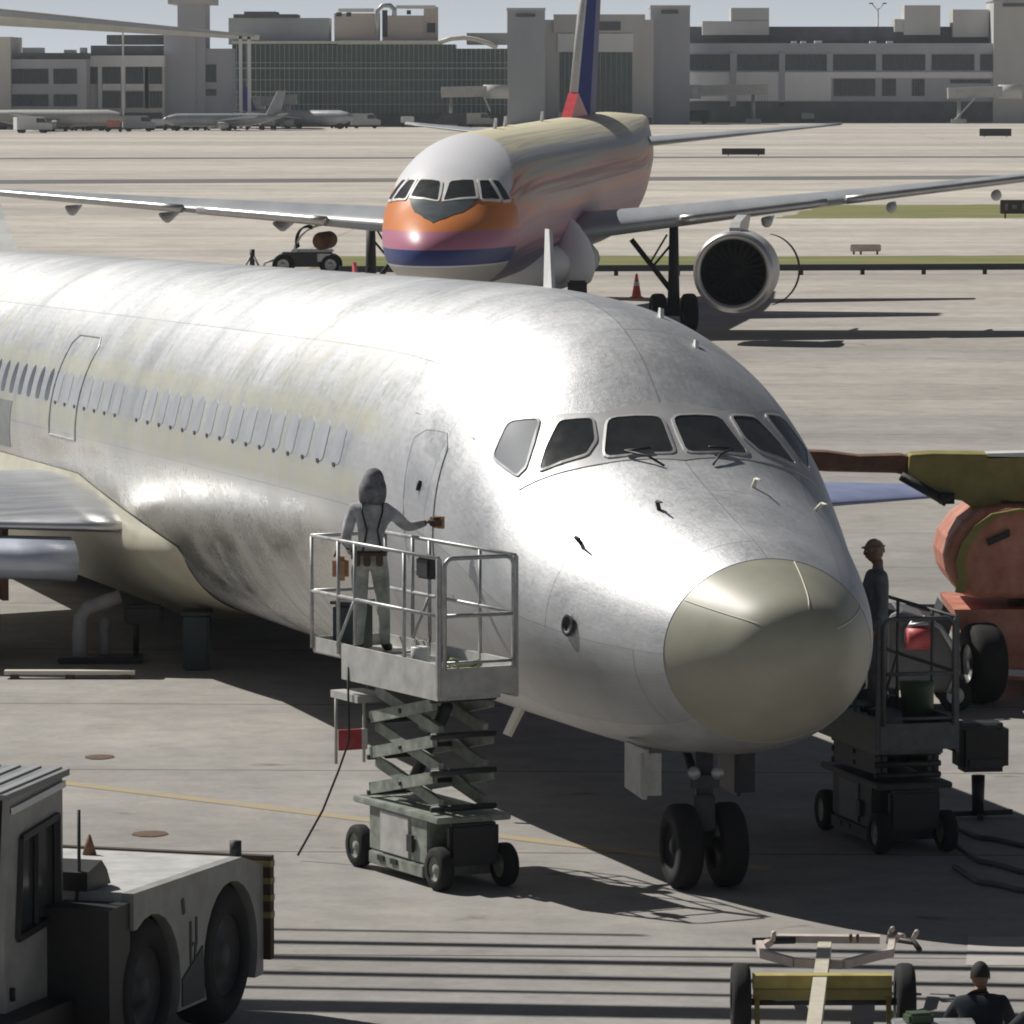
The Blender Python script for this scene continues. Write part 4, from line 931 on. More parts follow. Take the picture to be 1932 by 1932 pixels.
for u, v, L_, az, lb, m in [(1372, 231, 4.2, 175, 'grey van half way between the right stair tower and the first columns', 'steel'), (1452, 231, 5.0, 5, 'white van below the second column of the long concourse', 'dirtywhite'),
        (1560, 231, 4.2, 178, 'dark van left of the light pole in the recess', 'dark'), (1828, 230, 5.2, 8, 'pale van under the far right jet bridge', 'concrete_light'), (1905, 229, 4.4, 182, 'blue grey van at the foot of the right edge tower', 'winggrey'),
        (690, 242, 4.2, 4, 'steel grey van left of centre before the glass concourse', 'steel'), (850, 241, 4.6, 176, 'dark van under the glass concourse jet bridge', 'dark'), (905, 240, 4.0, 0, 'white van right of the glass concourse jet bridge leg', 'dirtywhite')]:
    far_van(u, v, L_, R(az), lb, M[m])
for u, v, az, lb, m in [(215, 249, 5, 'orange loaded cart between the left terminal blocks', 'orange'), (455, 245, 0, 'dark cart beside the canopy posts', 'dark'), (505, 245, 20, 'pale cart right of the canopy posts', 'dirtywhite'), (1335, 231, 0, 'pale cart at the corner of the right stair tower', 'concrete_light'), (1410, 231, 12, 'red cart under the low jet bridge', 'red'),
        (1500, 231, 0, 'grey cart right of the second concourse column', 'steel'), (1720, 230, 0, 'white cart right of the light pole', 'white'), (1785, 230, 15, 'cream cart left of the far right jet bridge stair', 'cream')]:
    cart(u, v, R(az), lb, M[m])
# ------------------------------------------------------------------ taxiway signs, guard rail, cone
def taxisign(u0, u1, v0, v1, vb, label, text=None):
    b = gnd((u0 + u1) / 2, vb); d = b.y; o = empty('taxiway_sign', b, label, 'sign', 'dark taxiway signs')
    w_ = (u1 - u0) * d / F; z1, z0 = tz(v0, d), tz(v1, d)
    pn = MB().box((0, 0, (z0 + z1) / 2), (w_, .25, z1 - z0), bev=.03).build('panel', M['sign'], o)
    for s_ in (-.35, .35): MB().tube([(w_ * s_, 0, 0), (w_ * s_, 0, z0 + .05)], .05, 8).build('leg', M['dark'], o)
    if text:
        mb = MB(); h_ = (z1 - z0) * .5; zc = (z0 + z1) / 2
        mb.bar((-w_ * .32, -.135, zc - h_ / 2), (-w_ * .32, -.135, zc + h_ / 2), .13, .02)
        mb.bar((-w_ * .08, -.135, zc - h_ * .3), (-w_ * .08, -.135, zc + h_ * .3), .26, .02)
        mb.bar((w_ * .2, -.135, zc - h_ / 2), (w_ * .2, -.135, zc + h_ / 2), .2, .02)
        mb.build('lettering', M['signtext'], pn)
taxisign(1362, 1443, 279, 291, 294, 'long low black sign beyond the wing of the striped airliner')
taxisign(1848, 1908, 242, 256, 259, 'small black sign farthest away at the upper right')
taxisign(1887, 1950, 376, 402, 412, 'black lettered sign on the grass at the right edge', 1)
b = gnd(1633, 480); o = empty('taxiway_sign', b, 'faded pinkish sign back on the paving above the right grass strip', 'sign')
MB().box((0, 0, .28), (1.3, .2, .30), bev=.03).build('panel', M['pinkgrey'], o)
for s_ in (-.5, -.2, .5): MB().tube([(s_, 0, 0), (s_, 0, .16)], .05, 6).build('leg', M['brown'], o)
# low rail
o = empty('guard_rail', gnd(1100, 522), 'low dark guard rail running across behind the striped airliner', 'guard rail'); off = o.location
ra, rb = gnd(640, 522) - off, gnd(2150, 516) - off
MB().bar(ra + Vector((0, 0, .28)), rb + Vector((0, 0, .28)), .10, .24).build('rail', mat('dark_rail_paint', (.055, .058, .068), .6, var=.2, scale=.3), o)
K = 13
for k in range(K):
    p = ra.lerp(rb, (k + .45) / K); MB().box(p + Vector((0, -.08, .10)), (.16, .12, .22)).build('post', M['dark'], o)
o = empty('traffic_cone', gnd(1201, 562), 'orange traffic cone beside the landing gear of the striped airliner', 'cone')
MB().lathe((0, 0, .04), (0, 0, 1), [(0, .17), (.35, .11), (.78, .035), (.80, .001)], 20).build('cone', M['cone'], o); MB().box((0, 0, .02), (.46, .46, .04)).build('base', M['cone'], o); MB().lathe((0, 0, .42), (0, 0, 1), [(0, .107), (.14, .085)], 20).build('band', M['white'], o)
# small cone behind the metal airliner's crown and two pale items
o = empty('ground_power_cart', gnd(585, 520), 'dark grey ground power cart with black wheel under the far wing', 'cart')
MB().box((-.1, 0, .62), (2.0, 1.1, .55), bev=.06).build('body', M['dark'], o); MB().box((.1, 0, .95), (1.6, .9, .14), bev=.05).build('lid', M['steel'], o)
MB().box((.55, -.58, .7), (.5, .04, .3)).build('control_panel', M['steel'], o)
for x in (-1.0, .8):
    for y in (-.5, .5): wheel(o, (x, y, .42), (0, 1, 0), .42, .22, name='wheel')
MB().tube([(-1.1, -.3, .7), (-1.7, -.3, .5), (-1.8, -.3, .1)], .05, 8).build('drawbar', M['white'], o)
o = empty('tripod_jack', gnd(476, 520), 'pale tripod jack with dark foot left of the power cart', 'jack')
for k in range(3):
    an = R(90 + 120 * k); MB().tube([(0, 0, .85), (.5 * math.cos(an), .5 * math.sin(an), .03)], .045, 8).build('leg', M['dirtywhite'], o)
MB().tube([(0, 0, .3), (0, 0, 1.0)], .1, 10).build('ram', M['dark'], o)

# ------------------------------------------------------------------ scissor lifts
def scissor_lift(origin, fwd, floor, label, group, ext=.78, gate=True, paint='greygreen', stages=3, extras=True):
    lite = 'dirtywhite' if extras else 'shade_steel'
    rz = math.atan2(fwd[1], fwd[0]); o = empty('scissor_lift', origin, label, 'scissor lift', group, rz=rz)
    # local frame: +x forward, y left; chassis 1.85 x .8
    L_, W_ = 1.72, .80
    ch = MB(); ch.box((0, 0, .42), (L_ - .45, W_ - .10, .44), bev=.02); ch.box((0, 0, .66), (L_ + .10, W_ - .02, .06), bev=.01); ch.box((0, 0, .14), (L_ - .55, W_ - .04, .12), bev=.01)
    cho = ch.build('chassis', M[paint], o)
    MB().box((L_ / 2 + .02, 0, .42), (.10, .52, .40), bev=.03).build('bumper', M['black'], cho)
    for s_ in (-1, 1):
        MB().box((-.05, s_ * (W_ / 2 - .045), .42), (.62, .03, .40), bev=.01).build('side_tray', M[lite], cho)
        MB().box((.32, s_ * (W_ / 2 - .02), .38), (.11, .03, .16)).build('control_box', M['dark'], cho)
        for k, (x, z) in enumerate(((-.3, .16), (-.02, .16))): MB().box((x, s_ * (W_ / 2 - .015), z), (.14, .02, .05)).build('pocket', M['black'], cho)
    for x in (-L_ / 2, L_ / 2):
        for s_ in (-1, 1): wheel(o, (x, s_ * (W_ / 2 - .06), .205), (0, 1, 0), .205, .14, rim=.6, rim_mat='greygreen')
    # scissor arms
    z0, z1 = .74, floor - .26; hh = (z1 - z0) / stages; la = 1.36
    arms = MB(); pinl = []
    for s_ in (-1, 1):
        for k in range(stages):
            a, b = z0 + k * hh + .04, z0 + (k + 1) * hh - .04
            arms.bar((-la / 2, s_ * .30, a), (la / 2, s_ * .30, b), .05, .11); arms.bar((-la / 2, s_ * .235, b), (la / 2, s_ * .235, a), .05, .11)
    for k in range(stages + 1):
        z = z0 + k * hh
        for x in (-la / 2, la / 2): pinl.append((x, z, .03))
        if k < stages: pinl.append((0, z + hh / 2, .025))
    ao = arms.build('scissor_arms', M[paint], o)
    for x, z, q in pinl: MB().tube([(x, -.34, z), (x, .34, z)], q, 8).build('pin', M['dark'], ao)
    MB().tube([(-.45, 0, z0 + .05), (.35, 0, z1 - .1)], .06, 10).build('lift_cylinder', M['dark'], ao)
    # platform: main deck + roll-out extension towards the rear
    X1, X0, XE = L_ / 2 + .13, -L_ / 2 - .22, -L_ / 2 - .22 - ext
    Wp = W_ + .02
    dk = MB(); dk.box(((X1 + X0) / 2, 0, floor - .05), (X1 - X0, Wp, .07)); dk.box(((X1 + X0) / 2, 0, floor - .17), (X1 - X0 - .3, Wp - .2, .16)); deck = dk.build('deck', M['steel' if extras else 'shade_steel'], o)
    sk = MB()
    for s_ in (-1, 1): sk.box(((X1 + X0) / 2, s_ * Wp / 2, floor - .06), (X1 - X0, .03, .34))
    sk.box((X1, 0, floor - .06), (.03, Wp - .04, .26)); sk.build('skirt', M[lite], deck)
    ek = MB(); ek.box(((X0 + XE) / 2, 0, floor - .02), (ext, Wp - .06, .05)); 
    for s_ in (-1, 1): ek.box(((X0 + XE) / 2, s_ * (Wp / 2 - .03), floor + .04), (ext, .02, .14))
    ek.box((XE, 0, floor + .04), (.02, Wp - .06, .14)); ek.build('extension_deck', M[lite], o)
    rt = floor + 1.10; rm = floor + .56; r_ = .019
    rl = MB()
    def post(x, y, z0_=None, rr=r_): rl.tube([(x, y, z0_ or floor), (x, y, rt)], rr, 8)
    for s_ in (-1, 1):
        y = s_ * (Wp / 2 - .01)
        rl.tube([(X1 - .02, y, rt), (X0, y, rt), (XE, y, rt)], r_, 8); rl.tube([(X1 - .02, y, rm), (XE, y, rm)], r_, 8)
        for x in (X1 - .75, X0 + .25, X0 - .12, XE): post(x, y)
        rl.tube([(X0 + .25, y, rm), (X0 - .15, y, floor + .08)], r_ * .8, 8)
    rl.tube([(XE, -Wp / 2, rt), (XE, Wp / 2, rt)], r_, 8); rl.tube([(XE, -Wp / 2, rm), (XE, Wp / 2, rm)], r_, 8)
    rails = rl.build('guard_rail', M['steel' if extras else 'shade_steel'], o)
    for s_ in (-1, 1): MB().box((X1 - .02, s_ * (Wp / 2 - .01), (floor - .2 + rt) / 2), (.05, .05, rt - floor + .2), bev=.008).build('corner_post', M['steel' if extras else 'shade_steel'], o)
    # gate: rounded hoop across the front
    y0, y1 = -Wp / 2 + .05, Wp / 2 - .05; xg = X1 + .02; rr = .09
    hoop = [(xg, y0, floor + .05), (xg, y0, rt - rr)] + [(xg, y0 + rr - rr * math.cos(t_), rt - rr + rr * math.sin(t_)) for t_ in [R(15 * k) for k in range(1, 7)]] + [(xg, y1 - rr + rr * math.sin(t_), rt - rr + rr * math.cos(t_)) for t_ in [R(15 * k) for k in range(0, 7)]] + [(xg, y1, floor + .05)]
    gt = MB(); gt.tube(hoop, .022, 8); gt.tube([(xg, y0, rm), (xg, y1, rm)], .02, 8); gt.tube([(xg, y0, floor + .12), (xg, y1, floor + .12)], .016, 8); gt.build('gate', M['steel' if extras else 'shade_steel'], o)
    if extras:
        MB().box((X1 - .4, -(Wp / 2 - .09), rt - .12), (.26, .14, .2), bev=.02).build('control_panel', M['dark'], rails)
        # rear ladder frame with a red and white flag
        ld = MB(); xl = -L_ / 2 - .42
        yl = -Wp / 2 + .02
        for s_ in (yl, yl + .30): ld.tube([(xl, s_, floor - .42), (xl, s_, .95)], .016, 8)
        ld.box((xl + .22, (yl + yl + .3) / 2, floor - .40), (.6, .34, .07)); lo = ld.build('hanging_frame', M[lite], o)
        MB().box((xl + .02, yl + .14, 1.18), (.03, .24, .20)).build('red_panel', M['red'], lo); MB().box((xl + .02, yl + .29, 1.18), (.035, .06, .20)).build('white_panel', M['white'], lo)
        MB().tube([(xl + .35, -Wp / 2 - .02, floor - .1), (xl + .42, -Wp / 2 - .04, floor - .8), (xl + .1, -Wp / 2 + .0, .9), (xl - .05, -Wp / 2 - .1, .5), (xl - .2, -Wp / 2 - .3, .05)], .012, 6).build('cable', M['black'], lo)
    return o
Lc = Vector((-.77, 50.03, 0)); fw = Vector((.46, -.89, 0)).normalized()
lift1 = scissor_lift(Lc, fw, 2.03, 'raised scissor lift with a worker on it beside the metal airliner nose', 'scissor lifts at the aircraft nose', ext=.72)
lift2 = scissor_lift(Vector((3.72, 52.4, 0)), Vector((.25, -.97, 0)).normalized(), 1.22, 'lowered scissor lift in the shade right of the nose cone', 'scissor lifts at the aircraft nose', ext=.5, paint='dark', stages=2, extras=False)  # dark paint and steel stand in for the shade around this lift

# things on the raised platform
def on_lift(t_, r_, z):   # t_ metres behind the front edge, r_ metres right of the left edge (seen from camera)
    A = Lc + fw * .99; right = Vector((-fw.y, fw.x, 0))
    return A - fw * t_ + right * (r_ - .41) + Vector((0, 0, z))
right = Vector((-fw.y, fw.x, 0))
o = empty('hose_coil', on_lift(.22, .38, 2.03), 'coil of yellow green hose on the front of the raised platform', 'hose')
mb = MB()
for k in range(3): mb.tube([(.17 * math.cos(t_) * (1 - .12 * k), .12 * math.sin(t_), .025 + .035 * k + .02 * math.sin(2 * t_ + k)) for t_ in [2 * math.pi * j / 24 for j in range(24)]], .018, 8, closed=True)
mb.build('coil', mat('yellow_green_hose', (.30, .33, .14), .6, var=.2), o)
o = empty('paint_can', on_lift(.75, .18, 2.03), 'small white can behind the skirt of the raised platform', 'can')
MB().lathe((0, 0, 0), (0, 0, 1), [(0, .001), (0, .09), (.19, .09), (.2, .085), (.2, .001)], 20).build('can', M['white'], o); MB().tube([(.09, 0, .16), (.05, 0, .27), (-.05, 0, .27), (-.09, 0, .16)], .006, 6).build('handle', M['steel'], o)
o = empty('tool_crate', on_lift(2.60, .36, 2.0), 'dark green crate at the rear of the raised platform', 'crate')
MB().box((0, 0, .24), (.28, .36, .46), rz=-.45, bev=.03).build('crate', mat('dark_teal_plastic', (.03, .05, .052), .6, var=.2), o); MB().box((0, 0, .485), (.30, .38, .03), rz=-.45).build('lid', M['dark'], o)

# ------------------------------------------------------------------ people
def skin_body(name, joints, edges, parent, mats, region, sub=2, extra=None):
    """joints: name -> (pos, radius or (rx, ry)); grown with a skin modifier and baked to one mesh"""
    def grow(jn, ed, root):
        names = list(jn); me = bpy.data.meshes.new('tmp'); me.from_pydata([tuple(jn[k][0]) for k in names], [(names.index(a), names.index(b)) for a, b in ed], [])
        ob = bpy.data.objects.new('tmp', me); COL.objects.link(ob); ob.modifiers.new('s', 'SKIN'); sv = me.skin_vertices[0].data
        for i, k in enumerate(names):
            r_ = jn[k][1]; sv[i].radius = r_ if isinstance(r_, tuple) else (r_, r_); sv[i].use_root = (k == root)
        ss = ob.modifiers.new('b', 'SUBSURF'); ss.levels = sub; ss.render_levels = sub
        dg = bpy.context.evaluated_depsgraph_get(); dg.update(); ev = ob.evaluated_get(dg); m2 = bpy.data.meshes.new_from_object(ev)
        vs = [v.co.copy() for v in m2.vertices]; fs = [tuple(p.vertices) for p in m2.polygons]
        bpy.data.objects.remove(ob); return vs, fs
    mb = MB(); vs, fs = grow(joints, edges, 'pelvis')
    mb.add(vs, fs, True)
    for jn, ed, rt in (extra or []):
        v2, f2 = grow(jn, ed, rt); mb.add(v2, f2, True)
    for i, f in enumerate(mb.f):
        c = sum((Vector(mb.v[j]) for j in f), Vector()) / len(f); mb.mi[i] = region(c)
    return mb.build(name, mats, parent)
def hand(wrist, d, palmn, curl=.5, s=1.0, side=1):
    """five fingered hand as small skinned chains; d direction of the hand, palmn palm normal"""
    d = Vector(d).normalized(); n = Vector(palmn); n = (n - d * n.dot(d)).normalized(); x = d.cross(n) * side; out = []
    w_ = Vector(wrist); pc = w_ + d * .05 * s; kn = w_ + d * .09 * s
    out.append(({'pelvis': (w_, .024 * s), 'p': (pc, (.036 * s, .018 * s)), 'k': (kn, (.038 * s, .016 * s))}, [('pelvis', 'p'), ('p', 'k')], 'pelvis'))
    for i, (off, ln) in enumerate(((-.03, .066), (-.01, .076), (.011, .07), (.031, .055))):
        b = pc + d * .03 * s + x * off * s; c1 = b + d * ln * .55 * s + n * curl * .012 * s; c2 = c1 + (d * (1 - curl) + n * curl).normalized() * ln * .45 * s; c3 = c2 + (d * (1 - curl * 1.5) + n * curl * 1.4).normalized() * ln * .3 * s
        out.append(({'pelvis': (b, .009 * s), 'a': (c1, .0088 * s), 'b': (c2, .0082 * s), 'c': (c3, .007 * s)}, [('pelvis', 'a'), ('a', 'b'), ('b', 'c')], 'pelvis'))
    b = w_ + d * .02 * s - x * .02 * s; c1 = b - x * .03 * s + d * .025 * s + n * .008 * s; c2 = c1 + d * .028 * s + n * .014 * s - x * .004 * s
    out.append(({'pelvis': (b, .0115 * s), 'a': (c1, .0105 * s), 'b': (c2, .009 * s)}, [('pelvis', 'a'), ('a', 'b')], 'pelvis'))
    return out
def head_part(c, face, parent, mat_, s=1.0):
    """skull with brow, nose, mouth, ears; face = direction looked at. returns list of extra pieces merged later"""
    f = Vector(face).normalized(); rt_ = f.cross(Vector((0, 0, 1))).normalized(); up = rt_.cross(f)
    mb = MB(); n1, n2 = 18, 24; vs = []
    for i in range(n1 + 1):
        th = math.pi * i / n1
        for j in range(n2):
            ph = 2 * math.pi * j / n2; x, y, z = math.sin(th) * math.cos(ph), math.sin(th) * math.sin(ph), math.cos(th)
            fx, sy, uz = x * .098, y * .076, z * .118
            if x > 0 and z < -.1: fx *= 1 - .10 * (-z); sy *= 1 + .32 * z
            if x > .93 and -.45 < z < .1: fx += .022 * (1 - abs(z + .2) / .4) * max(0, (x - .93) / .07)
            if abs(y) > .25 and abs(y) < .55 and x > .7 and .0 < z < .25: fx -= .010
            vs.append(Vector(c) + (f * fx + rt_ * sy + up * uz) * s)
    fs = [(i * n2 + j, i * n2 + (j + 1) % n2, (i + 1) * n2 + (j + 1) % n2, (i + 1) * n2 + j) for i in range(n1) for j in range(n2)]
    return vs, fs, f, rt_, up
def add_face(par, c, f, rt_, up, s=1.0):
    for sd_ in (-1, 1):
        MB().lathe(Vector(c) + (f * .083 + rt_ * sd_ * .031 + up * .012) * s, f, [(0, .013 * s), (.006 * s, .009 * s), (.008 * s, .001)], 12).build('eye', M['white'], par)
        MB().lathe(Vector(c) + (rt_ * sd_ * .074 + up * -.005) * s, rt_ * sd_, [(0, .028 * s), (.012 * s, .024 * s), (.012 * s, .001)], 12).build('ear', M['skin'], par)
    MB().tube([Vector(c) + (f * .082 - rt_ * .022 - up * .055) * s, Vector(c) + (f * .090 - up * .056) * s, Vector(c) + (f * .082 + rt_ * .022 - up * .055) * s], .005 * s, 6).build('mouth', mat('lips', (.18, .07, .05), .6), par)

# worker on the lift: stands at the rear, right arm stretched towards the airliner door
wb = on_lift(2.22, .36, 2.005)
pw = empty('person', wb, 'person in pale work clothes and dark hood standing on the raised scissor lift', 'person')
R3 = Vector((1, 0, 0)); D3 = Vector((0, 1, 0))
def V(x, y, z): return Vector((x, y, z))
J = {'pelvis': (V(0, 0, .95), (.15, .115)), 'waist': (V(.01, 0, 1.10), (.14, .105)), 'chest': (V(.03, .02, 1.30), (.17, .12)), 'neck0': (V(.03, .02, 1.46), (.10, .085)), 'neck': (V(.035, .03, 1.54), .056), 'head': (V(.04, .04, 1.62), .06),
     'hipL': (V(-.095, 0, .90), .105), 'kneeL': (V(-.09, -.05, .50), .075), 'ankL': (V(-.11, .02, .09), .052), 'toeL': (V(-.09, .15, .045), .045),
     'hipR': (V(.095, 0, .90), .105), 'kneeR': (V(.13, .03, .50), .075), 'ankR': (V(.15, .05, .09), .052), 'toeR': (V(.19, .17, .045), .045),
     'shL': (V(-.16, .01, 1.41), .075), 'elL': (V(-.23, -.04, 1.14), .055), 'wrL': (V(-.17, .10, .96), .036),
     'shR': (V(.20, .04, 1.40), .078), 'elR': (V(.36, .16, 1.22), .058), 'wrR': (V(.55, .30, 1.26), .037)}
E_ = [('pelvis', 'waist'), ('waist', 'chest'), ('chest', 'neck0'), ('neck0', 'neck'), ('neck', 'head'), ('pelvis', 'hipL'), ('hipL', 'kneeL'), ('kneeL', 'ankL'), ('ankL', 'toeL'), ('pelvis', 'hipR'), ('hipR', 'kneeR'), ('kneeR', 'ankR'), ('ankR', 'toeR'), ('chest', 'shL'), ('shL', 'elL'), ('elL', 'wrL'), ('chest', 'shR'), ('shR', 'elR'), ('elR', 'wrR')]
ex = hand(J['wrR'][0], (.8, .5, .1), (-.3, .6, -.6), .6) + hand(J['wrL'][0], (.3, .5, -.7), (.8, .2, .2), .7, side=-1)
def reg(c):
    if c.z > 1.50 and abs(c.x - .03) < .15: return 2
    if c.z < .10: return 3
    if c.x > .53 or (c.x > -.24 and c.x < -.08 and .80 < c.z < .965 and c.y > .08): return 2
    if c.z > 1.02 or c.x > .3 or c.x < -.19: return 0
    return 1
vs, fs, f_, r_, u_ = head_part(V(.05, .05, 1.68), (.75, .62, -.08), None, None)
body = skin_body('body', J, E_, pw, [M['shirt'], M['overall'], M['brown'], M['black']], reg, extra=ex)
# head joined into the same mesh
bm = bmesh.new(); bm.from_mesh(body.data); nv_ = [bm.verts.new(v) for v in vs]
for f in fs:
    if len({tuple(round(c, 5) for c in vs[i]) for i in f}) >= 3:
        try: q = bm.faces.new([nv_[i] for i in f]); q.smooth = True; q.material_index = 4
        except ValueError: pass
bm.to_mesh(body.data); bm.free(); body.data.materials.append(M['skin']); add_face(body, V(.05, .05, 1.68), f_, r_, u_)
# hood: dark cloth over head and neck, open at the face
mb = MB(); hv = []; n1, n2 = 14, 24; hc = V(.045, .045, 1.69)
for i in range(n1 + 1):
    th = math.pi * .80 * i / n1
    for j in range(n2 + 1):
        ph = R(62) + (2 * math.pi - R(124)) * j / n2; rr = .112 if th < 1.5 else .112 + (th - 1.5) * .10
        k = Vector((math.sin(th) * math.cos(ph), math.sin(th) * math.sin(ph), math.cos(th)))
        hv.append(hc + (f_ * k.x * rr * 1.02 + r_ * k.y * rr * .9 + u_ * k.z * rr * (1.06 if k.z > 0 else 1.35)))
mb.add(hv, [(i * (n2 + 1) + j, i * (n2 + 1) + j + 1, (i + 1) * (n2 + 1) + j + 1, (i + 1) * (n2 + 1) + j) for i in range(n1) for j in range(n2)], True)
ho = mb.build('hood', mat('charcoal_cloth', (.06, .06, .065), .9, col2=(.30, .30, .31), scale=9), pw); ho.modifiers.new('t', 'SOLIDIFY').thickness = .008
mb = MB(); mb.tube([V(-.165 * math.cos(t_), -.128 * math.sin(t_), 1.0) for t_ in [2 * math.pi * k / 24 for k in range(24)]], .016, 8, closed=True); mb.build('belt', M['black'], pw)
for sd_ in (-1, 1):
    mb = MB(); mb.tube([V(sd_ * .09 + .03, -.115, 1.02), V(sd_ * .05 + .03, -.145, 1.22), V(sd_ * .10 + .03, -.125, 1.40), V(sd_ * .10 + .03, -.02, 1.475), V(sd_ * .09 + .03, .13, 1.36)], .010, 8); mb.build('harness_strap', M['black'], pw)
mb = MB()
for x_ in (-.12, -.02, .1): mb.box((x_, -.15, .93), (.07, .04, .12), bev=.01)
mb.box((0, -.138, .985), (.34, .02, .03)); mb.build('pouch_belt', M['brown'], pw)
# tan bag at the left hip and a sanding tool in the outstretched hand: own things
o = empty('tool_bag', wb + V(-.28, -.02, .72), 'tan leather tool bag hanging at the hip of the worker on the lift', 'bag')
MB().box((0, 0, .12), (.16, .12, .24), rx=.1, bev=.04).build('pouch', M['tan'], o); MB().tube([(-.06, 0, .23), (0, 0, .38), (.08, .02, .30)], .012, 6).build('strap', M['black'], o)
o = empty('sanding_tool', wb + V(.60, .34, 1.26), 'small dark hand sander held against the airliner by the worker', 'hand tool')
MB().box((.03, .03, .0), (.13, .12, .09), rz=.5, bev=.025).build('tool_body', M['brown'], o); MB().box((.07, .07, -.01), (.12, .03, .12), rz=-.8).build('pad', M['tan'], o)

# second worker, right side behind the nose
def stander(base, label, suit, headmat, rz=0, sc=1.0, kneel=False, hatm=None):
    o = empty('person', base, label, 'person', rz=rz)
    if not kneel:
        J = {'pelvis': (V(0, 0, .95), (.155, .12)), 'waist': (V(0, 0, 1.1), (.15, .115)), 'chest': (V(0, .01, 1.30), (.175, .125)), 'neck0': (V(0, .01, 1.46), (.10, .085)), 'neck': (V(0, .02, 1.54), .055), 'head': (V(0, .03, 1.61), .06),
             'hipL': (V(-.1, 0, .9), .105), 'kneeL': (V(-.11, .02, .5), .075), 'ankL': (V(-.12, 0, .09), .052), 'toeL': (V(-.13, -.13, .045), .045), 'hipR': (V(.1, 0, .9), .105), 'kneeR': (V(.11, .0, .5), .075), 'ankR': (V(.13, .02, .09), .052), 'toeR': (V(.15, -.11, .045), .045),
             'shL': (V(-.19, .01, 1.41), .078), 'elL': (V(-.27, -.06, 1.14), .056), 'wrL': (V(-.22, -.28, 1.08), .037), 'shR': (V(.19, .01, 1.41), .078), 'elR': (V(.26, .02, 1.13), .056), 'wrR': (V(.25, -.08, .90), .037)}
        hc = V(0, -.02, 1.67); fc = (0, -1, -.1); hands = hand(J['wrL'][0], (.1, -1, 0), (0, 0, -1), .5, side=-1) + hand(J['wrR'][0], (0, -.3, -1), (-1, 0, 0), .4)
    else:
        J = {'pelvis': (V(0, 0, .36), (.17, .14)), 'waist': (V(0, .05, .50), (.16, .12)), 'chest': (V(0, .12, .64), (.18, .13)), 'neck0': (V(0, .16, .76), (.12, .10)), 'neck': (V(0, .18, .81), .055), 'head': (V(0, .19, .86), .06),
             'hipL': (V(-.11, .02, .34), .11), 'kneeL': (V(-.20, .42, .38), .075), 'ankL': (V(-.18, .30, .08), .052), 'toeL': (V(-.19, .44, .04), .044), 'hipR': (V(.11, .02, .34), .11), 'kneeR': (V(.17, .36, .09), .075), 'ankR': (V(.17, -.03, .07), .052), 'toeR': (V(.17, -.12, .045), .044),
             'shL': (V(-.19, .14, .70), .08), 'elL': (V(-.27, .30, .52), .056), 'wrL': (V(-.14, .48, .42), .037), 'shR': (V(.19, .14, .70), .08), 'elR': (V(.28, .28, .50), .056), 'wrR': (V(.15, .46, .40), .037)}
        hc = V(0, .21, .925); fc = (.1, 1, -.25); hands = hand(J['wrL'][0], (.4, .9, -.2), (0, 0, -1), .6) + hand(J['wrR'][0], (-.4, .9, -.2), (0, 0, -1), .6, side=-1)
    def rg(c):
        if (c - hc).length < .17 and c.z > hc.z - .15: return 1
        for k in ('wrL', 'wrR'):
            if (c - J[k][0]).length < (.13) and (c - J[k][0]).dot(J[k][0] - J['elL' if k == 'wrL' else 'elR'][0]) > 0: return 1
        if c.z < .09: return 2
        return 0
    vs, fs, f_, r_, u_ = head_part(hc, fc, None, None)
    b = skin_body('body', J, E_, o, [suit, M['skin'], M['black']], rg, extra=hands)
    bm = bmesh.new(); bm.from_mesh(b.data); nv_ = [bm.verts.new(v) for v in vs]
    for f in fs:
        if len({tuple(round(c, 5) for c in vs[i]) for i in f}) >= 3:
            try: q = bm.faces.new([nv_[i] for i in f]); q.smooth = True; q.material_index = 1
            except ValueError: pass
    bm.to_mesh(b.data); bm.free(); add_face(b, hc, f_, r_, u_)
    mb = MB(); hv = []; n1, n2 = 10, 24
    for i in range(n1 + 1):
        th = math.pi * .56 * i / n1
        for j in range(n2):
            ph = 2 * math.pi * j / n2; k = Vector((math.sin(th) * math.cos(ph), math.sin(th) * math.sin(ph), math.cos(th)))
            lowf = 1.0 if k.x < .2 else .8
            hv.append(hc + (f_ * (k.x * .106 - .008) + r_ * k.y * .086 + u_ * (k.z * .126 + (.035 if k.x > .4 and k.z < .3 else 0))))
    mb.add(hv, [(i * n2 + j, i * n2 + (j + 1) % n2, (i + 1) * n2 + (j + 1) % n2, (i + 1) * n2 + j) for i in range(n1) for j in range(n2)], True)
    if hatm: mb.lathe(hc + u_ * .04, u_, [(0, .09), (.0, .122), (.008, .122), (.012, .09)], 24); mb.build('hat', hatm, o)
    else: mb.build('hair', headmat, o)
    return o
stander(Vector((X(1655, 53), 53.0, 1.17)), 'person in slate grey overalls and brown hat half hidden behind the nose cone', M['overall2'], M['hair'], rz=R(-80), hatm=mat('brown_hat', (.20, .14, .10), .8, col2=(.34, .27, .21), scale=6))
q_ = stander(gnd(1852, 2050), 'person in dark clothes crouching beside the tow bar wheel', M['navy'], M['hair'], kneel=True); q_.scale = (.88, .88, .88)
q_ = stander(gnd(1980, 2080), 'dark clothed person crouching at the right edge of the frame', M['navy'], M['hair'], rz=R(20), kneel=True); q_.scale = (.88, .88, .88)

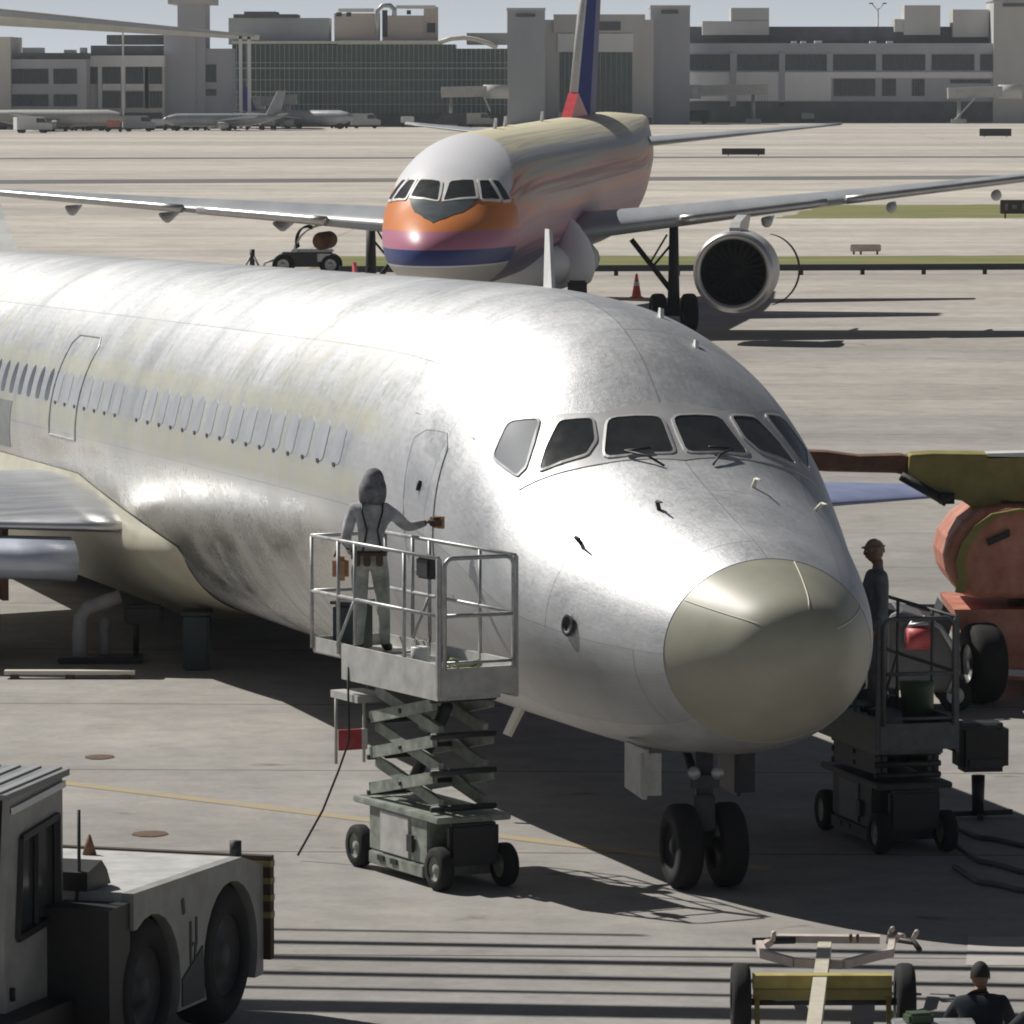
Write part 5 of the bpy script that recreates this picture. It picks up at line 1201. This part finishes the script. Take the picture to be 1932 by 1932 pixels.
# ------------------------------------------------------------------ pushback tractor, lower left
e = Vector((.311, .950, 0)); nrm = Vector((.950, -.311, 0)); TO = Vector((-2.89, 40.1, 0))
tug = empty('pushback_tractor', TO, 'white aircraft tractor with black hood vent and striped bumper at the lower left', 'tractor')
def T_(x, y, z): return e * x + nrm * y + Vector((0, 0, z))       # x along, y outwards to the right, z up
Wt = 2.3
def arch(cx, r_, z0, n=14): return [(cx + r_ * math.cos(math.pi - math.pi * k / n), .57 + (r_ * 1.0) * math.sin(math.pi - math.pi * k / n)) for k in range(n + 1)]
prof = [(0, .28)] + [(-.0, .28)] + [(p[0], max(.28, p[1])) for p in ([(.25 - .62, .28)] if False else [])]
# outline of the side wall with two wheel arches: centres .32 and 2.02
def side_profile():
    pts = []
    for cx, r_ in ((.36, .60), (2.05, .60)):
        an0 = math.asin(max(-1, min(1, (.30 - .57) / r_)))
        for k in range(17):
            t_ = math.pi - an0 - (math.pi - 2 * an0) * k / 16
            x_ = cx + r_ * math.cos(t_); z_ = .57 + r_ * math.sin(t_) * (1.0 if cx > 1 else .98)
            if x_ < .02: continue
            pts.append((x_, z_))
    pts += [(2.78, .30), (2.78, 1.20), (2.30, 1.33), (.0, 1.37)]
    return pts
sp = side_profile()
first = sp[0]; sp = [(.0, first[1])] + sp if first[0] > .02 else sp
bodym = MB()
bodym.prism([T_(x, 0, z) for x, z in sp], -nrm * .10); bodym.prism([T_(x, -Wt + .10, z) for x, z in sp], -nrm * .10)
body_t = bodym.build('side_panels', M['tug_shaded'], tug)
mb = MB(); mb.prism([T_(.03, -.10, 1.37), T_(2.30, -.10, 1.33), T_(2.30, -.10, 1.24), T_(.03, -.10, 1.24)], -nrm * (Wt - .20)); mb.build('hood', M['tug_lit'], tug)
mb = MB(); mb.prism([T_(2.30, -.10, 1.335), T_(2.78, -.10, 1.20), T_(2.78, -.10, .35), T_(2.70, -.10, .35), T_(2.70, -.10, 1.12), T_(2.30, -.10, 1.24)], -nrm * (Wt - .20)); mb.build('nose_panel', M['tug_shaded'], tug)
mb = MB(); mb.prism([T_(.03, -.10, .30), T_(.03, -.10, 1.24), T_(.12, -.10, 1.24), T_(.12, -.10, .30)], -nrm * (Wt - .2)); mb.prism([T_(-.42, -.03, .22), T_(-.005, -.03, .22), T_(-.005, -.03, 1.30), T_(-.42, -.03, 1.30)], -nrm * (Wt - .1)); mb.build('shaded_bulkhead', M['black'], tug)  # black stands in for the shade on the body's end face
mb = MB(); mb.prism([T_(-1.6, -.30, .32), T_(2.7, -.30, .32), T_(2.7, -.30, .62), T_(-1.6, -.30, .62)], -nrm * (Wt - .6)); mb.build('chassis', M['black'], tug)
mb = MB(); mb.prism([T_(.98, .012, .33), T_(1.45, .012, .33), T_(1.42, .012, .75), T_(.98, .012, .55)], -nrm * .02); mb.build('sill_panel', mat('dark_teal_paint', (.04, .055, .055), .6), tug)
# bumper with yellow and black hazard blocks
bp_ = MB(); bp_.prism([T_(2.785, .06, .42), T_(2.87, .06, .42), T_(2.87, .06, 1.27), T_(2.785, .06, 1.27)], -nrm * (Wt + .12)); bo = bp_.build('bumper', mat('dark_brown_bumper', (.05, .035, .02), .7), tug)
for k in range(4): 
    mb = MB(); z_ = 1.23 - k * .14; mb.prism([T_(2.78, .065, z_ - .05), T_(2.875, .065, z_ - .05), T_(2.875, .065, z_), T_(2.78, .065, z_)], -nrm * .2); mb.build('hazard_block', M['olive'], bo)
mb = MB(); mb.tube([T_(2.55, -.15, 1.28), T_(2.55, -.15, 1.42)], .05, 10); mb.build('marker_light', M['dark'], tug)
mb = MB(); mb.tube([T_(2.0, -1.2, 1.34), T_(2.0, -1.2, 1.5)], .05, 10, radii=[.06, .01]); mb.build('antenna_stub', M['rust'], tug)
for cx in (.34, 2.05):
    for yy in (-.20, -Wt + .20): wheel(tug, T_(cx, yy, .57), nrm, .57, .36, rim=.60, rim_mat='dark')
# hood vent
mb = MB(); mb.prism([T_(-.05, -.36, 1.375), T_(.42, -.36, 1.375), T_(.34, -.36, 1.50), T_(.24, -.36, 1.58), T_(-.05, -.36, 1.52)], -nrm * .34); mb.build('hood_vent', M['black'], tug)
# cab
cy = -.54; cw = 1.55
def cabpr(pts, y0, y1, name, m, par=tug): mb = MB(); mb.prism([T_(x, y0, z) for x, z in pts], nrm * (y1 - y0)); return mb.build(name, m, par)
for yy in (cy, cy - cw):
    o_ = .06
    ow = [(-.22, 1.22), (-.22, 1.98), (-.92, 1.90), (-1.0, 1.15)]   # window opening
    rear, front, topz, botz = -.10, -1.22, 2.27, .45
    mb = MB()
    mb.prism([T_(rear, yy, botz), T_(rear, yy, topz), T_(ow[0][0], yy, topz), T_(ow[0][0], yy, botz)], -nrm * o_)
    mb.prism([T_(ow[0][0], yy, topz - .02), T_(ow[0][0], yy, 1.98), T_(-.92, yy, 1.90), T_(-.92, yy, topz - .04)], -nrm * o_)
    mb.prism([T_(-.92, yy, topz - .04), T_(front + .12, yy, topz - .05), T_(front, yy, 1.15), T_(front, yy, botz), T_(-1.0, yy, botz), T_(-1.0, yy, 1.15), T_(-.92, yy, 1.90)], -nrm * o_)
    mb.prism([T_(ow[0][0], yy, 1.22), T_(ow[0][0], yy, botz), T_(-1.0, yy, botz), T_(-1.0, yy, 1.15)], -nrm * o_)
    side = mb.build('cab_side', M['tug_shaded'], tug)
    mb = MB(); mb.prism([T_(x, yy - .02, z) for x, z in ow], -nrm * .015); gl = mb.build('side_window', M['paneclear'], side)
    mb = MB(); fr = [T_(x, yy + .01, z) for x, z in ow]
    for k in range(4): mb.bar(fr[k], fr[(k + 1) % 4], .05, .05)
    mb.bar(T_(-.62, yy + .0, 1.19), T_(-.60, yy + .0, 1.93), .03, .03); mb.build('window_seal', M['black'], gl)
    if yy == cy:
        mb = MB(); mb.bar(T_(-.30, yy + .03, .92), T_(-.30, yy + .03, 1.10), .06, .03); mb.build('door_handle', M['black'], side)
        mb = MB()
        for z_ in (.75, .35 + .2): mb.tube([T_(-1.12, yy + .02, z_ - .05), T_(-1.12, yy + .02, z_ + .05)], .02, 8)
        mb.build('hinge', M['black'], side)
cabpr([(-.10, 1.05), (-.10, 2.26), (-.16, 2.26), (-.16, 1.05)], cy - cw, cy - .06, 'rear_wall', M['tug_shaded'])
cabpr([(-1.16, 1.15), (-1.08, 2.3), (-1.12, 2.3), (-1.20, 1.15)], cy - cw + .1, cy - .1, 'windscreen', M['paneclear'])
roof = MB(); roof.prism([T_(-.05, cy + .04, 2.27), T_(-1.26, cy + .04, 2.23), T_(-1.26, cy + .04, 2.27), T_(-.05, cy + .04, 2.32)], -nrm * (cw + .1)); ro = roof.build('roof', mat('grey_roof_paint', (.20, .20, .20), .6, col2=(.28, .28, .27), scale=4), tug)
mb = MB()
for k in range(9):
    y_ = cy - .05 - k * .17; mb.bar(T_(-.06, y_, 2.327), T_(-1.24, y_, 2.28), .06, .015)
mb.build('roof_slats', M['winggrey'], ro)
mb = MB(); mb.bar(T_(-.10, cy + .02, 2.21), T_(-1.1, cy + .02, 2.13), .02, .05); mb.build('rain_gutter', M['white'], ro)
mb = MB(); mb.tube([T_(-.06, cy + .06, 1.05), T_(-.02, cy + .1, 1.5), T_(-.02, cy + .1, 2.0)], .014, 8); mb.build('grab_handle', M['dark'], tug)
# seat and steering wheel inside the cab
mb = MB(); mb.box(T_(-.5, cy - .75, 1.0), (.5, .5, .15), bev=.04); mb.box(T_(-.25, cy - .75, 1.35), (.5, .14, .6), rz=math.atan2(e.y, e.x) - math.pi / 2, bev=.04); mb.build('seat', M['black'], tug)
# stencilled marks on the side, as far as they can be read
mb = MB()
def mk(x0, z0, x1, z1, w_=.035): mb.bar(T_(x0, .004, z0), T_(x1, .004, z1), w_, .008, up=tuple(nrm))
mk(1.17, .98, 1.17, .70); mk(1.17, .70, 1.19, .52); mk(1.17, .36, 1.17, .46); mk(1.29, 1.0, 1.29, .78); mk(1.17, .80, 1.30, .78); mk(1.27, .78, 1.25, .62)
mk(1.0, 1.18, 1.03, 1.06, .05)
mb.build('stencil', M['mark'], body_t)

# ------------------------------------------------------------------ tow bar
hb = gnd(1560, 1800, .42); tb = empty('tow_bar', Vector((hb.x, hb.y, 0)), 'yellow framed aircraft tow bar with pale head on two wheels at the lower right', 'tow bar'); off = tb.location
def G(u, v, z): return gnd(u, v, z) - off
shaft_d = (G(1537, 1932, .42) - G(1556, 1790, .42))
mb = MB(); mb.bar(G(1556, 1788, .42), G(1556, 1788, .42) + shaft_d * 2.2, .11, .10); mb.build('shaft', mat('pale_worn_steel', (.50, .46, .36), .5, col2=(.64, .60, .50), scale=9), tb)
hd = MB()
hd.bar(G(1460, 1770, .42), G(1660, 1772, .42), .12, .06)
pl = [G(1432, 1782, .42), G(1440, 1800, .42), G(1500, 1816, .42), G(1590, 1820, .42), G(1650, 1804, .42), G(1680, 1798, .42), G(1684, 1772, .44)]
for a, b in zip(pl, pl[1:]): hd.bar(a, b, .055, .07)
hd.bar(G(1436, 1788, .42), G(1465, 1768, .42), .05, .06); ho_ = hd.build('head', M['pinkgrey'], tb)
MB().tube([G(1420, 1776, .42), G(1500, 1774, .42)], .03, 8).build('locking_pin', M['dark'], ho_); mb = MB(); mb.tube([G(1685, 1772, .42), G(1725, 1778, .40), G(1735, 1792, .36)], .025, 8); mb.build('locking_pin', M['dark'], ho_)
mb = MB(); mb.tube([G(1676, 1778, .44), G(1680, 1758, .5), G(1684, 1752, .56)], .022, 8); mb.tube([G(1688, 1776, .44), G(1696, 1764, .5), G(1706, 1766, .5)], .022, 8); mb.tube([G(1722, 1772, .45), G(1730, 1758, .55)], .022, 8); mb.tube([G(1458, 1775, .44), G(1460, 1758, .52)], .02, 8); mb.build('hook', M['pinkgrey'], ho_)
for u in (1605, 1618): MB().tube([G(u, 1776, .45), G(u, 1764, .52)], .014, 8).build('bolt', M['rust'], ho_)
ax0, ax1 = G(1420, 1852, .42), G(1682, 1852, .42)
mb = MB(); mb.bar(ax0 + V(0, 0, .0), ax1, .14, .12); mb.build('axle_frame', M['yellow'], tb)
mb = MB(); mb.bar(ax0 + V(0, -.07, -.1), ax1 + V(0, -.07, -.1), .04, .10); mb.bar(ax0 + V(.03, 0, 0), ax0 + V(.03, -.2, -.3), .04, .04); mb.bar(ax1 + V(-.03, 0, 0), ax1 + V(-.03, -.2, -.3), .04, .04); mb.build('axle_skirt', M['olive'], tb)
for u, s_ in ((1398, -1), (1708, 1)):
    c_ = G(u, 1890, .27); wheel(tb, c_ + V(0, .05, .0), (1, 0, 0), .30, .15, rim=.5)
mb = MB(); mb.tube([G(1398, 1890, .27), G(1708, 1890, .27)], .03, 8); mb.build('axle', M['dark'], tb)
# white topped tool cart between the tow bar and the crouching person
o = empty('tool_cart', gnd(1762, 2062), 'small tool cart with a pale top behind the crouching person', 'cart')
MB().box((0, 0, .34), (.62, .44, .30), bev=.02).build('body', M['dark'], o); MB().box((0, 0, .51), (.62, .44, .04), bev=.01).build('top', M['steel'], o); MB().box((-.12, 0, .57), (.2, .16, .09), rz=.3, bev=.02).build('tray', M['greenbin'], o)
for x in (-.24, .24):
    for y in (-.16, .16): MB().lathe((x, y - .02, .09), (0, 1, 0), [(0, .001), (0, .09), (.05, .09), (.05, .001)], 14).build('wheel', M['tyre'], o)

# ------------------------------------------------------------------ boom lift at the right edge
bl = empty('boom_lift', Vector((X(1850, 64.5), 64.5, 0)), 'orange boom lift with olive boom and big black tyres at the right edge', 'boom lift'); off = bl.location
def B(u, v, d=64.5): return atd(u, v, d) - off
s = 64.5 / F
mb = MB(); mb.prism([B(1800, 1150), B(1990, 1150), B(2200, 1160), B(2200, 1285), B(1990, 1285), B(1885, 1282), B(1830, 1250)], (0, 2.2, 0)); mb.build('chassis', M['orange'], bl)
mb = MB(); mb.prism([B(1885, 1262, 64.4), B(2200, 1280, 64.4), B(2200, 1292, 64.4), B(1885, 1274, 64.4)], (0, .05, 0)); mb.build('chassis_trim', M['concrete_light'], bl)
for (u, v, d_) in ((1852, 1245, 64.0), (1852, 1236, 66.8), (2210, 1245, 64.0), (2210, 1236, 66.8)):
    c_ = B(u, v, d_); c_.z = .49; wheel(bl, c_, (1, .25, 0), .49, .40, rim=.5, rim_mat='steel')
mb = MB(); mb.lathe(B(1990, 1140, 65.5), (0, 0, 1), [(-.1, .6), (.22, .6)], 24, cap=True); mb.build('turntable_ring', M['black'], bl)
# counterweight: rounded orange shell with an olive band round its curve
def shell(k0, k1, y0, y1, name, m, grow=0.0):
    pts = [(1786, 1080), (1782, 1050), (1790, 1020), (1815, 985), (1850, 962), (1900, 955), (2100, 960), (2100, 1128), (1835, 1132), (1800, 1112)]
    c = Vector((1960, 1045, 0)); q = [B(c.x + (p[0] - c.x) * (1 + grow), c.y + (p[1] - c.y) * (1 + grow)) for p in pts]
    mb = MB(); mb.prism([p + V(0, y0, 0) for p in q], (0, y1 - y0, 0)); o_ = mb.build(name, m, bl)
    bv = o_.modifiers.new('b', 'BEVEL'); bv.width = .12; bv.segments = 4; bv.limit_method = 'ANGLE'; return o_
cwt = shell(0, 0, 0, 1.9, 'counterweight', M['orange'])
mb = MB(); arcp = [(1812, 1118), (1818, 1085), (1812, 1060), (1824, 1025), (1848, 992), (1880, 970), (1935, 960)]
for a, b in zip(arcp, arcp[1:]): mb.bar(B(*a, 64.44), B(*b, 64.44), .05, .17, up=(0, 1, 0)) if False else mb.prism([B(a[0] - 9, a[1], 64.42), B(b[0] - 9, b[1], 64.42), B(b[0] + 9, b[1] + 3, 64.42), B(a[0] + 9, a[1] + 3, 64.42)], (0, .10, 0))
mb.build('band', M['olive'], cwt)
mb = MB(); mb.prism([B(1862, 1020, 64.44), B(1905, 1000, 64.44), B(1906, 1012, 64.44), B(1866, 1030, 64.44)], (0, .08, 0)); mb.build('slot', M['black'], cwt)
mb = MB(); mb.prism([B(1790, 952, 64.2), B(2100, 945, 64.2), B(2100, 966, 64.2), B(1850, 972, 64.2)], (0, 2.1, 0)) if False else None
# olive boom and its brown nose section
mb = MB(); mb.prism([B(1716, 858, 64.9), B(1760, 855, 64.9), B(2200, 862, 64.9), B(2200, 952, 64.9), B(1915, 948, 64.9), B(1890, 945, 64.9), B(1880, 985, 64.9), B(1858, 990, 64.9), B(1834, 958, 64.9), B(1815, 945, 64.9), B(1780, 940, 64.9), B(1735, 918, 64.9), B(1712, 905, 64.9)], (0, .55, 0)); bm_ = mb.build('main_boom', M['olive'], bl); bv = bm_.modifiers.new('b', 'BEVEL'); bv.width = .03; bv.segments = 2; bv.limit_method = 'ANGLE'
mb = MB(); mb.prism([B(1500, 850, 65.0), B(1560, 852, 65.0), B(1620, 860, 65.0), B(1700, 858, 65.0), B(1718, 862, 65.0), B(1714, 898, 65.0), B(1690, 893, 65.0), B(1560, 890, 65.0), B(1500, 885, 65.0)], (0, .36, 0)); fb = mb.build('fly_boom', M['rust'], bl); bv = fb.modifiers.new('b', 'BEVEL'); bv.width = .03; bv.segments = 2; bv.limit_method = 'ANGLE'
mb = MB(); mb.tube([B(1700, 898, 64.85), B(1770, 938, 64.85), B(1786, 948, 64.85)], .06, 10); mb.tube([B(1786, 930, 64.8), B(1786, 950, 64.8)], .10, 10); mb.build('boom_ram', M['black'], bl)
mb = MB(); mb.bar(B(1860, 858, 65.1), B(2200, 850, 65.1), .4, .06); mb.build('boom_cover', M['white'], bm_)

# grey engine cart with red canister left of the boom lift
gp = empty('engine_cart', gnd(1740, 1345), 'dark cart with a rounded grey housing and red canister behind the second lift', 'cart'); off = gp.location
gd = gp.location.y
def C(u, v, d=None): return atd(u, v, d or gd) - off
mb = MB()
pts = [(1672, 1300), (1672, 1165), (1700, 1150), (1745, 1165), (1785, 1190), (1812, 1230), (1815, 1270), (1800, 1310)]
mb.prism([C(*p) for p in pts], (0, 1.1, 0)); hs = mb.build('housing', mat('slate_grey_shell', (.10, .10, .105), .5, col2=(.15, .15, .155), scale=4), gp); bv = hs.modifiers.new('b', 'BEVEL'); bv.width = .07; bv.segments = 3; bv.limit_method = 'ANGLE'
mb = MB(); mb.tube([C(u, v, gd - .05) for u, v in ((1740, 1165), (1775, 1185), (1800, 1225), (1806, 1270), (1790, 1308))], .035, 8); mb.tube([C(u, v, gd - .05) for u, v in ((1712, 1225), (1708, 1190), (1724, 1170), (1760, 1170), (1780, 1195))], .022, 8); mb.build('hoop', M['steel'], gp)
mb = MB(); mb.lathe(C(1730, 1205, gd - .12), (1, .2, 0), [(-.12, .001), (-.12, .13), (.14, .13), (.14, .001)], 20); mb.build('canister', M['red'], gp)
mb = MB(); mb.tube([C(1716, 1180, gd - .1), C(1752, 1176, gd - .1)], .025, 8); mb.build('filler_pipe', M['steel'], gp)
mb = MB(); mb.prism([C(1660, 1145, gd + .1), C(1770, 1170, gd + .1), C(1780, 1140, gd + .1), C(1800, 1165, gd + .1), C(1790, 1200, gd + .1), C(1660, 1190, gd + .1)], (0, .9, 0)); mb.build('engine_block', M['dark'], gp)
for x in (-.5, .4):
    for y in (.1, 1.0): wheel(gp, (x, y, .2), (0, 1, 0), .2, .12, name='wheel')
MB().box((-.05, .55, .32), (1.15, .9, .12)).build('frame', M['black'], gp)
# black box on a pedestal stand
o = empty('pedestal_box', gnd(1845, 1545), 'black ventilated box on a pedestal stand with splayed feet at the right', 'equipment box'); off = o.location; gd = off.y
MB().box((.02, 0, tz(1412, gd)), (.52, .42, .50), rz=.15, bev=.06).build('case', M['black'], o); MB().box((.06, -.22, tz(1440, gd)), (.34, .02, .08), rz=.15).build('vent', M['dark'], o); MB().box((.0, -.18, tz(1372, gd)), (.4, .1, .05), rz=.15, bev=.02).build('lip', M['dark'], o)
MB().tube([(0, 0, .05), (0, 0, tz(1468, gd))], .05, 12, radii=[.06, .07]).build('column', M['black'], o)
MB().bar((-.34, 0, .05), (.36, .1, .06), .06, .05).build('foot', M['black'], o); MB().bar((.0, -.3, .05), (.05, .34, .05), .06, .05).build('foot', M['black'], o)
# green bin on the lowered lift
o = empty('bin', Vector((X(1735, 52.2), 52.2, 1.19)), 'green plastic bin standing on the lowered lift platform', 'bin')
MB().lathe((0, 0, 0), (0, 0, 1), [(0, .001), (0, .14), (.38, .17), (.40, .175), (.40, .15), (.05, .12), (.05, .001)], 24).build('tub', M['greenbin'], o); MB().lathe((0, 0, .40), (0, 0, 1), [(0, .178), (.025, .178), (.035, .001)], 24).build('lid', M['greenbin'], o)
# hoses on the apron at the right
for i, (pts, lb) in enumerate((([(1790, 1560), (1850, 1585), (1932, 1600), (2010, 1590)], 'thin blue grey hose lying farthest back on the apron at the right'), ([(1800, 1595), (1850, 1630), (1932, 1650), (2010, 1640)], 'blue grey hose lying in the middle of three at the right'), ([(1800, 1640), (1850, 1670), (1932, 1685), (2010, 1670)], 'blue grey hose lying nearest the camera of three at the right'))):
    P_ = [gnd(u, v) for u, v in pts]; fine = []
    for k in range(25):
        f = k / 24 * 3; i0 = min(2, int(f)); t_ = f - i0; p = P_[i0].lerp(P_[i0 + 1], t_); fine.append(p + V(0, .05 * math.sin(k * .7), .03))
    mb = MB(); mb.tube(fine, .028, 8); tag(mb.build('hose', mat('blue_grey_hose', (.09, .11, .12), .5)), lb, 'hose', 'hoses on the apron')
# wooden boards, duct stand and crates under the wing
o = empty('air_duct', gnd(205, 1250), 'pale bent air duct on a dark stand under the wing root', 'air duct'); off = o.location; gd = off.y
mb = MB(); mb.tube([C_ - off for C_ in [atd(u, v, gd) for u, v in ((152, 1245), (150, 1200), (152, 1165), (165, 1148), (200, 1135), (228, 1126))]], .10, 14); mb.build('duct', M['pipe'], o)
mb = MB(); mb.tube([atd(u, v, gd + .3) - off for u, v in ((197, 1240), (197, 1190), (198, 1165))], .07, 12); mb.build('branch_duct', M['pipe'], o)
mb = MB(); mb.box((-.1, .1, .04), (1.1, .6, .08), bev=.02); mb.tube([(.35, .1, .05), (.35, .1, .75)], .04, 8); mb.box((.45, .1, .62), (.5, .3, .24), bev=.03); mb.build('stand', M['black'], o)
o = empty('wooden_plank', gnd(132, 1280), 'pale plank lying on blocks behind the main wheels', 'plank'); MB().box((0, 0, .08), (1.65, .16, .05)).build('board', M['cream'], o)
for x in (-.7, 0, .7): MB().box((x, 0, .027), (.1, .2, .052)).build('block', M['brown'], o)
o = empty('equipment_crate', gnd(372, 1262), 'dark teal crate under the belly behind the wing fairing', 'crate'); MB().box((0, 0, .36), (.34, .5, .72), bev=.03).build('box', mat('teal_crate_paint', (.035, .055, .055), .6), o); MB().box((0, 0, .735), (.38, .54, .04)).build('lid', M['dark'], o)
# rags on the apron
for (u, v, lb, w_) in ((187, 1429, 'small brown rag lying farther back on the sunlit apron', .15), (284, 1574, 'flat brown rag lying nearer on the sunlit apron', .17)):
    mb = MB(); pts = [gnd(u, v) + V(w_ * (1 + .3 * random.random()) * math.cos(2 * math.pi * k / 9), .22 * math.sin(2 * math.pi * k / 9), .008) for k in range(9)]
    c_ = gnd(u, v) + V(0, 0, .025); mb.add([c_] + pts + [p - V(0, 0, .006) for p in pts], [(0, 1 + k, 1 + (k + 1) % 9) for k in range(9)] + [tuple(10 + k for k in range(9))] + [(1 + k, 1 + (k + 1) % 9, 10 + (k + 1) % 9, 10 + k) for k in range(9)]); tag(mb.build('rag', M['brown']), lb, 'rag')
# unseen rig added out of frame to the left: its rails throw the striped shadow
o = empty('shadow_rig', Vector((-18, 52.5, 0)), 'unseen rails on a tall column, added beyond the left edge to cast the striped shade', 'jet bridge', rz=-.1)
MB().box((2, -3.35, 9.1), (27.8, .42, .3)).build('tunnel', M['white'], o)  # bar added for the thick shadow stripe
MB().tube([(-4, -3.4, 0), (-4, -3.4, 8.8)], .5, 16).build('column', M['steel'], o)
for y_, w_, e_ in ((.5, .06, 12.5), (-.18, .17, 15.9), (-.98, .2, 16), (-1.78, .17, 16), (-2.5, .1, 16)): MB().box(((e_ - 12) / 2, y_, 9.1), (e_ + 12, w_, .08)).build('shadow_rail', M['steel'], o)
for x in (-8, -4): MB().box((x, -2.2, 9.0), (.2, 4, .1)).build('cross_member', M['steel'], o)
# ------------------------------------------------------------------ air between camera and terminal
hz = bpy.data.materials.new('airport_haze'); hz.use_nodes = True; hn = hz.node_tree; hn.nodes.remove(hn.nodes['Principled BSDF'])
pv = hn.nodes.new('ShaderNodeVolumePrincipled'); pv.inputs['Density'].default_value = .00012; pv.inputs['Color'].default_value = (.86, .92, 1.0, 1); pv.inputs['Anisotropy'].default_value = 0.0
hn.links.new(pv.outputs[0], hn.nodes['Material Output'].inputs['Volume'])
KEEP.add('haze')
tag(MB().box((0, 465, 29.5), (420, 1030, 61)).build('haze', hz), kind='stuff')
